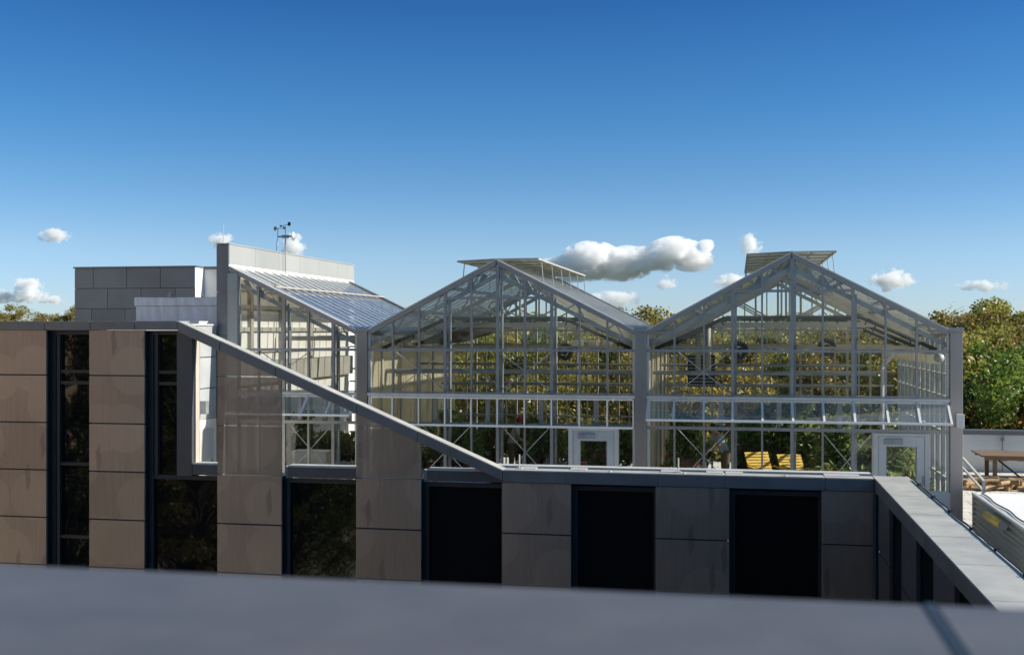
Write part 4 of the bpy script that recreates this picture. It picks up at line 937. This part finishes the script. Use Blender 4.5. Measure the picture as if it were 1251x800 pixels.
# ------------------------------------------------------------------ people
def skinfig(name, joints, edges, radii, m, parent, sub=2):
    me = bpy.data.meshes.new(name); me.from_pydata([Vector(j) for j in joints], edges, []); o = bpy.data.objects.new(name, me); COL.objects.link(o)
    md = o.modifiers.new('skin','SKIN'); o.modifiers.new('sub','SUBSURF').levels = sub; o.modifiers['sub'].render_levels = sub
    sk = me.skin_vertices[0] if me.skin_vertices else None
    for i,rr in enumerate(radii): me.skin_vertices[0].data[i].radius = (rr if isinstance(rr,tuple) else (rr,rr))
    me.skin_vertices[0].data[0].use_root = True
    me.materials.append(m); par(o,parent); return o
def ensure_skin(me):
    if not me.skin_vertices: pass
def person(px, Y, facing, label, shirt, hat, lean=.12, H=1.74):
    X = PX(px,Y); t = thing('person',(0,0,0),label,'person')
    k = H/1.74; j = []; e = []; r_ = []
    def J(p, rad, frm=None):
        j.append((p[0]*k,p[1]*k,p[2]*k)); r_.append(rad if isinstance(rad,tuple) else (rad*k,rad*k)); i = len(j)-1
        if frm is not None: e.append((frm,i))
        return i
    # local: facing +x, left = +y
    L = lean
    pel = J((0,0,.95),(.15,.12)); wa = J((L*.3,0,1.10),(.125,.10),pel); ch = J((L*.8,0,1.30),(.155,.115),wa); nb = J((L*1.1,0,1.46),(.075,.075),ch); nk = J((L*1.25,0,1.53),.055,nb)
    hd = J((L*1.4+.02,0,1.61),(.098,.084),nk); ht_ = J((L*1.4+.012,0,1.69),(.088,.076),hd)
    for s in (1,-1):
        h = J((0,.09*s,.90),.10,pel); kn = J((.03,.10*s,.50),.065,h); an_ = J((-.02+.02*s,.11*s,.09),.042,kn); hl = J((.06,.115*s,.04),.038,an_); to = J((.17,.125*s,.03),.028,hl)
        sh = J((L*1.0,.17*s,1.42),.062,nb); el = J((L+.04,.23*s,1.14),.045,sh); wr = J((L+.25,.20*s,1.02),.029,el); pm = J((L+.33,.19*s,1.01),(.036,.02),wr)
        for f in range(4): a = J((L+.37,.19*s+(f-1.5)*.02,1.005),.0095,pm); b_ = J((L+.41,.19*s+(f-1.5)*.022,.985-.004*f),.0085,a); J((L+.425,.19*s+(f-1.5)*.022,.96),.008,b_)
        a = J((L+.345,.19*s-.04*s,1.0),.011,pm); J((L+.375,.19*s-.05*s,.985),.010,a)
    body = skinfig('body',j,e,r_,M['skin'],t)
    # shirt
    jj = [(-.01,0,.87),(L*.3,0,1.10),(L*.8,0,1.30),(L*1.08,0,1.45)]; rr = [(.175,.15),(.155,.13),(.178,.135),(.09,.09)]; ee = [(0,1),(1,2),(2,3)]
    for s in (1,-1):
        n0 = len(jj); jj += [(L*1.0,.17*s,1.425),(L+.03,.215*s,1.22)]; rr += [.078,.066]; ee += [(3,n0),(n0,n0+1)]
    skinfig('shirt',[(a*k,b_*k,c*k) for a,b_,c in jj],ee,[(q if isinstance(q,tuple) else (q,q)) for q in rr],shirt,t)
    jj = [(0,0,.94)]; rr = [(.13,.11)]; ee = []
    for s in (1,-1):
        n0 = len(jj); jj += [(0,.09*s,.90),(.03,.10*s,.50),(-.02+.02*s,.11*s,.10)]; rr += [.115,.085,.065]; ee += [(0,n0),(n0,n0+1),(n0+1,n0+2)]
    skinfig('trousers',[(a*k,b_*k,c*k) for a,b_,c in jj],ee,[(q if isinstance(q,tuple) else (q,q)) for q in rr],M['trouser'],t)
    for s in (1,-1):
        skinfig('shoe',[((-.05+.02*s)*k,.115*s*k,.055),(.06*k,.118*s*k,.05),(.185*k,.126*s*k,.035)],[(0,1),(1,2)],[(.048,.045),(.05,.045),(.038,.03)],M['black'],t,1)
    hx = (L*1.4+.015)*k
    def hair(r0):
        mb = MB(); vs = []; N_ = 14; K = 8
        for i in range(K+1):
            ph = math.pi*i/K*.78
            for q in range(N_): 
                th_ = 2*math.pi*q/N_; vs.append((hx-.008+r0*1.05*math.sin(ph)*math.cos(th_), r0*.92*math.sin(ph)*math.sin(th_), 1.665*k+r0*1.05*math.cos(ph)))
        fs = []
        for i in range(K):
            for q in range(N_):
                th_ = 2*math.pi*(q+.5)/N_
                if i >= 4 and math.cos(th_) > .25: continue
                fs.append((i*N_+q,i*N_+(q+1)%N_,(i+1)*N_+(q+1)%N_,(i+1)*N_+q))
        mb.add(vs,fs).build('hair', M['hair'], t, smooth=True)
    cap = MB().lathe([(.098,0),(.10,.04),(.085,.09),(.05,.12),(0,.128)],(hx,0,1.655*k),16)
    if hat: 
        cap.add([(hx+.05,-.08,1.665*k),(hx+.19,-.05,1.655*k),(hx+.19,.05,1.655*k),(hx+.05,.08,1.665*k)],[(0,1,2,3)]); cap.build('cap', hat, t, smooth=True)
        hair(.098)
    else:
        hair(.108)
    nose = MB().tube((hx+.085,0,1.625*k),(hx+.115,0,1.60*k),.006,.014,6); nose.build('nose', M['skin'], t)
    ey = MB()
    for s in (-1,1): ey.box(hx+.078,hx+.092,s*.032-.011,s*.032+.011,1.628*k,1.637*k)
    ey.build('eyes', M['hair'], t)
    t.location = (X,Y,TF); t.rotation_euler = (0,0,facing)
import types
_skf = skinfig
def skinfig(name, joints, edges, radii, m, parent, sub=2):
    me = bpy.data.meshes.new(name); me.from_pydata([Vector(j) for j in joints], edges, []); o = bpy.data.objects.new(name, me); COL.objects.link(o)
    o.modifiers.new('skin','SKIN'); s = o.modifiers.new('sub','SUBSURF'); s.levels = sub; s.render_levels = sub
    if not me.skin_vertices:
        bpy.context.view_layer.objects.active = o; o.select_set(True); bpy.ops.mesh.customdata_skin_add(); o.select_set(False)
    for i,rr in enumerate(radii): me.skin_vertices[0].data[i].radius = (rr if isinstance(rr,tuple) else (rr,rr))
    me.skin_vertices[0].data[0].use_root = True
    me.materials.append(m); o.parent = parent; return o
person(624,33.2,R(15),'person in a red cap and pale grey shirt working at a bench',M['shirt'],M['red'],.18)
person(887,32.7,R(205),'dark haired person in a light blue shirt leaning over in the right glasshouse',M['bshirt'],None,.28,1.68)

# ------------------------------------------------------------------ terrace things at right
tw2 = thing('terrace_wall', (12,36,TF), 'pale painted wall with dark coping closing the terrace at right', 'wall')
Yw = 37.2; Xw0 = XC_+.0
zt = PZ(526,PX(1200,Yw),Yw)
MB().box(Xw0,30,Yw,Yw+.3,TF,zt-.12).build('wall', M['terwall'], tw2); MB().box(Xw0-.02,30,Yw-.06,Yw+.36,zt-.118,zt+.02).build('coping', M['coping'], tw2, bevel=.01)
x = PX(1225,Yw-.1); mb = MB().tube((x,Yw-.08,PZ(575,x,Yw)),(x,Yw-.08,PZ(536,x,Yw)),.018); mb.box(x-.04,x+.04,Yw-.12,Yw-.03,PZ(538,x,Yw),PZ(534,x,Yw)); mb.path([(x,Yw-.08,PZ(536,x,Yw)),(x+.05,Yw-.1,PZ(530,x,Yw)),(x+.2,Yw-.1,PZ(526,x,Yw))],.012)
tag(mb.build('conduit', M['steel']),'thin grey conduit on the pale terrace wall behind the wooden table','conduit')
for px in (1206,1222,1243):
    x = PX(px,Yw); mb = MB(); 
    for a,b_ in (((0,0),(.18,0)),((.18,0),(.18,.16)),((.18,.16),(0,.16)),((0,.16),(0,0))): mb.bar((x+a[0],Yw-.012,PZ(563,x,Yw)+a[1]),(x+b_[0],Yw-.012,PZ(563,x,Yw)+b_[1]),.012,.012)
    mb.build('wall_tie', M['steel'], tw2)
# table
Yt = 34.9; xa = PX(1189,Yt+1.2); zt2 = PZ(556,PX(1201,Yt),Yt)
ta = thing('wooden_table',(xa+1.6,Yt+.4,TF),'long weathered wooden table standing on the terrace before the pale wall','table')
ht2 = zt2-TF
for i in range(7):
    y0 = Yt-.05+i*.22; sh_ = .0; MB().box(PX(1199,Yt),PX(1199,Yt)+3.4,y0,y0+.21,zt2-.045,zt2).build('plank', M['wood'], ta, bevel=.004)
xa = PX(1199,Yt)
MB().box(xa+.1,xa+3.3,Yt+.05,Yt+.1,zt2-.14,zt2-.047).build('apron', M['wood'], ta)
MB().box(xa+.1,xa+3.3,Yt+1.38,Yt+1.43,zt2-.14,zt2-.047).build('apron', M['wood'], ta)
for x in (xa+.35,xa+2.9):
    for y in (Yt+.15,Yt+1.25): MB().box(x,x+.11,y,y+.09,TF,zt2-.047).build('leg', M['wood'], ta, bevel=.005)
MB().bar((xa+.5,Yt+.2,zt2-.15),(xa+1.15,Yt+.25,TF+.05),.05,.05).build('brace', M['black'], ta)
# heap of split logs
rr = random.Random(8)
first = None
for i in range(64):
    px = rr.uniform(1172,1275); Y = rr.uniform(32.7,33.6); X = PX(px,Y); L = rr.uniform(.25,.6); a_ = rr.uniform(-.9,.9); z = TF+.07+rr.choice((0,0,.08,.14))*(1 if i > 14 else 0)
    if first is None or i < 5:
        mb = MB(); rn = [rr.uniform(.05,.10) for _ in range(7)]
        vs = []; n_ = 7
        for e_ in (-1,-.3,.4,1):
            for q in range(n_): t_ = 2*math.pi*q/n_; w_ = rn[q]*(1+rr.uniform(-.15,.15)); vs.append((e_*.25,w_*math.cos(t_),w_*.8*math.sin(t_)))
        fs = [(k*n_+q,k*n_+(q+1)%n_,(k+1)*n_+(q+1)%n_,(k+1)*n_+q) for k in range(3) for q in range(n_)]+[tuple(range(n_)),tuple(range(3*n_,4*n_))]
        o = mb.add(vs,fs).build('split_log', M['log'], bevel=.008); first = o; lp = locals().setdefault('lp',[]); lp.append(o)
    else: o = rr.choice(lp).copy(); COL.objects.link(o)
    o.location = (X,Y,z); o.rotation_euler = (rr.uniform(0,6),rr.uniform(-.12,.12),a_); o.scale = (L*2,1,1)
    tag(o,'rough split log lying in the heap on the terrace floor','log','logs heaped on the terrace')
# planter
pl = thing('raised_planter',(6.5,20,TF),'corrugated steel raised planter covered with a white liner beside the wing','planter')
xp, yp1, yp0, zt3 = PX(1191,26.2), 26.2, 9.0, -3.5
xp = 5.02
vs=[];fs=[];n_=28
for i in range(n_+1):
    z = TF+.02+(zt3-.04-TF)*i/n_; x = xp+.04*math.sin(i*2*math.pi/4); vs += [(x,yp0,z),(x,yp1,z)]
for i in range(n_): fs.append((2*i,2*i+1,2*i+3,2*i+2))
MB().add(vs,fs).build('side_panel', M['corr'], pl, smooth=True)
MB().box(xp+.03,xp+3.4,yp1-.03,yp1,TF,zt3-.05).build('end_panel', M['corr'], pl)
MB().box(xp-.03,xp+.03,yp1-.05,yp1+.03,TF,zt3-.04).build('corner_post', M['aluw'], pl)
MB().box(xp-.04,xp+.05,yp0,yp1+.04,zt3-.04,zt3+.01).build('rim', M['aluw'], pl, bevel=.008)
MB().box(xp+.052,xp+3.4,yp0,yp1,zt3-.1,zt3+.0).build('liner', M['liner'], pl)
pts = [(xp+.12+.03*math.sin(i*1.3),yp1-.2-.4*i,zt3+.025) for i in range(40)]
tag(MB().path(pts,.015).build('cable', M['black']),'thin black cable lying along the white planter liner','cable')
ta_, tb_ = (xp-.12,24.3,PZ(629,xp,24.3)), (xp-.12,22.9,PZ(642,xp,22.9))
yt = thing('yellow_tube',ta_,'yellow tube with a steel end cap hung along the corrugated planter side','tube')
MB().tube(ta_,tb_,.085,n=16).build('tube_body', M['yellow'], yt, smooth=True); v_ = Vector(tb_)+(Vector(tb_)-Vector(ta_)).normalized()*.025; MB().tube(tb_,v_,.088,n=16).build('end_cap', M['steel'], yt)
MB().tube((ta_[0],24.0,ta_[2]),(xp,24.0,ta_[2]),.02).build('bracket', M['steel'], yt)
# sloping prop rails by the corner post
X = PX(1176,27.5)
pr_ = thing('sloping_rail',(X,27.5,TF),'pale sloping twin rail beside the corner post of the right glasshouse','rail')
p0 = (PX(1174,28.2),28.2,PZ(557,PX(1174,28.2),28.2)); p1 = (PX(1202,26.8),26.8,PZ(588,PX(1202,26.8),26.8)); MB().bar(p0,p1,.05,.05).build('rail', M['aluw'], pr_)
q0 = (p0[0],p0[1],p0[2]-.22); q1 = (p1[0],p1[1],p1[2]-.22); MB().bar(q0,q1,.04,.04).build('rail', M['aluw'], pr_)
MB().box(p1[0]-.03,p1[0]+.03,p1[1]-.03,p1[1]+.03,TF,p1[2]+.02).build('post', M['aluw'], pr_)
MB().box(p0[0]-.03,p0[0]+.03,p0[1]-.03,p0[1]+.03,TF,p0[2]+.02).build('post', M['aluw'], pr_)

# ------------------------------------------------------------------ clouds
def cloudmat(name, sc, amp, off, dens):
    m, n, l, b, o = newmat(name); n.remove(b)
    tc = n.new('ShaderNodeTexCoord'); ln = n.new('ShaderNodeVectorMath'); ln.operation = 'LENGTH'; l.new(tc.outputs['Object'], ln.inputs[0])
    nz = noise(n, l, sc, 10, 'World', (1,1,1.2), .62)
    q = math_(n, l, 'ADD', math_(n, l, 'SUBTRACT', 1.0, ln.outputs['Value']), math_(n, l, 'MULTIPLY_ADD', nz.outputs[0], amp, off))
    de = math_(n, l, 'MULTIPLY', math_(n, l, 'MINIMUM', math_(n, l, 'MAXIMUM', math_(n, l, 'MULTIPLY', q, 4.0), 0.0), 1.0), dens)
    vs_ = n.new('ShaderNodeVolumeScatter'); vs_.inputs['Color'].default_value = (1,1,1,1); vs_.inputs['Anisotropy'].default_value = .0; l.new(de, vs_.inputs['Density'])
    l.new(vs_.outputs[0], o.inputs['Volume']); return m
M['cloud'] = cloudmat('cloud_volume', .060, 3.6, -1.85, .13); M['cloud_small'] = cloudmat('small_cloud_volume', .085, 3.4, -2.0, .13)
SC.cycles.volume_bounces = 16; SC.cycles.volume_step_rate = 1.0; SC.cycles.volume_max_steps = 256
import bmesh
bm = bmesh.new(); bmesh.ops.create_icosphere(bm, subdivisions=3, radius=1.0); cme = bpy.data.meshes.new('cloud'); bm.to_mesh(cme); bm.free(); cme.materials.append(M['cloud']); cme2 = cme.copy(); cme2.materials.clear(); cme2.materials.append(M['cloud_small'])
DC = 1500.0
CL = [(774,318,34,14,'bright upper middle of the long cumulus cloud between its domes'),(688,325,24,10,'low left end of the long cumulus cloud between the gables'),(722,314,28,15,'tall left dome of the long cumulus cloud between the gables'),(752,326,38,14,'broad middle of the long cumulus cloud between the gables'),
 (792,324,26,9,'saddle of the long cumulus cloud right of its middle'),(824,307,26,14,'tallest white dome of the long cumulus cloud, at its right'),(846,318,22,11,'low right flank of the long cumulus cloud'),(863,300,9,6,'small ragged tip of the long cumulus cloud'),(704,337,28,7,'grey flat base under the left dome of the long cumulus'),
 (67,288,17,8,'small faint cloud high at far left'),(34,349,16,9,'white heaped cloud top low over the far left trees'),(30,363,30,7,'flat cloud layer just above the far left trees'),(62,366,18,5,'faint cloud wisp beside the grey rooftop block'),(-4,362,20,8,'cloud cut by the left edge, low over the trees'),
 (357,302,14,14,'small white cloud puff right of the weather mast'),(270,295,13,9,'tiny cloud wisp beside the lightning rod'),(917,299,12,12,'small cloud puff above the last gable'),
 (815,346,12,8,'small cloud puff under the large cumulus'),(1090,343,24,12,'small white cloud above the last roof slope'),(1202,349,27,6,'thin flat cloud above the wood at right'),(748,366,30,10,'flat cloud wisp low beside the middle roof'),(900,346,24,11,'cloud wisp behind the last left roof slope')]
for px,py,a_,h_,lab in CL:
    DC = 1150.0 if 'under the large' in lab or 'beside the middle roof' in lab else 1500.0
    X = PX(px,DC); d_ = DD(X,DC); u = d_/F*1.35; o = bpy.data.objects.new('cloud', cme if 'long cumulus' in lab else cme2); COL.objects.link(o)
    o.location = (X,DC,(HY-py)*d_/F); o.scale = (a_*u, min(a_,h_*1.6)*u, h_*u); tag(o,lab,'cloud','clouds low in the sky')
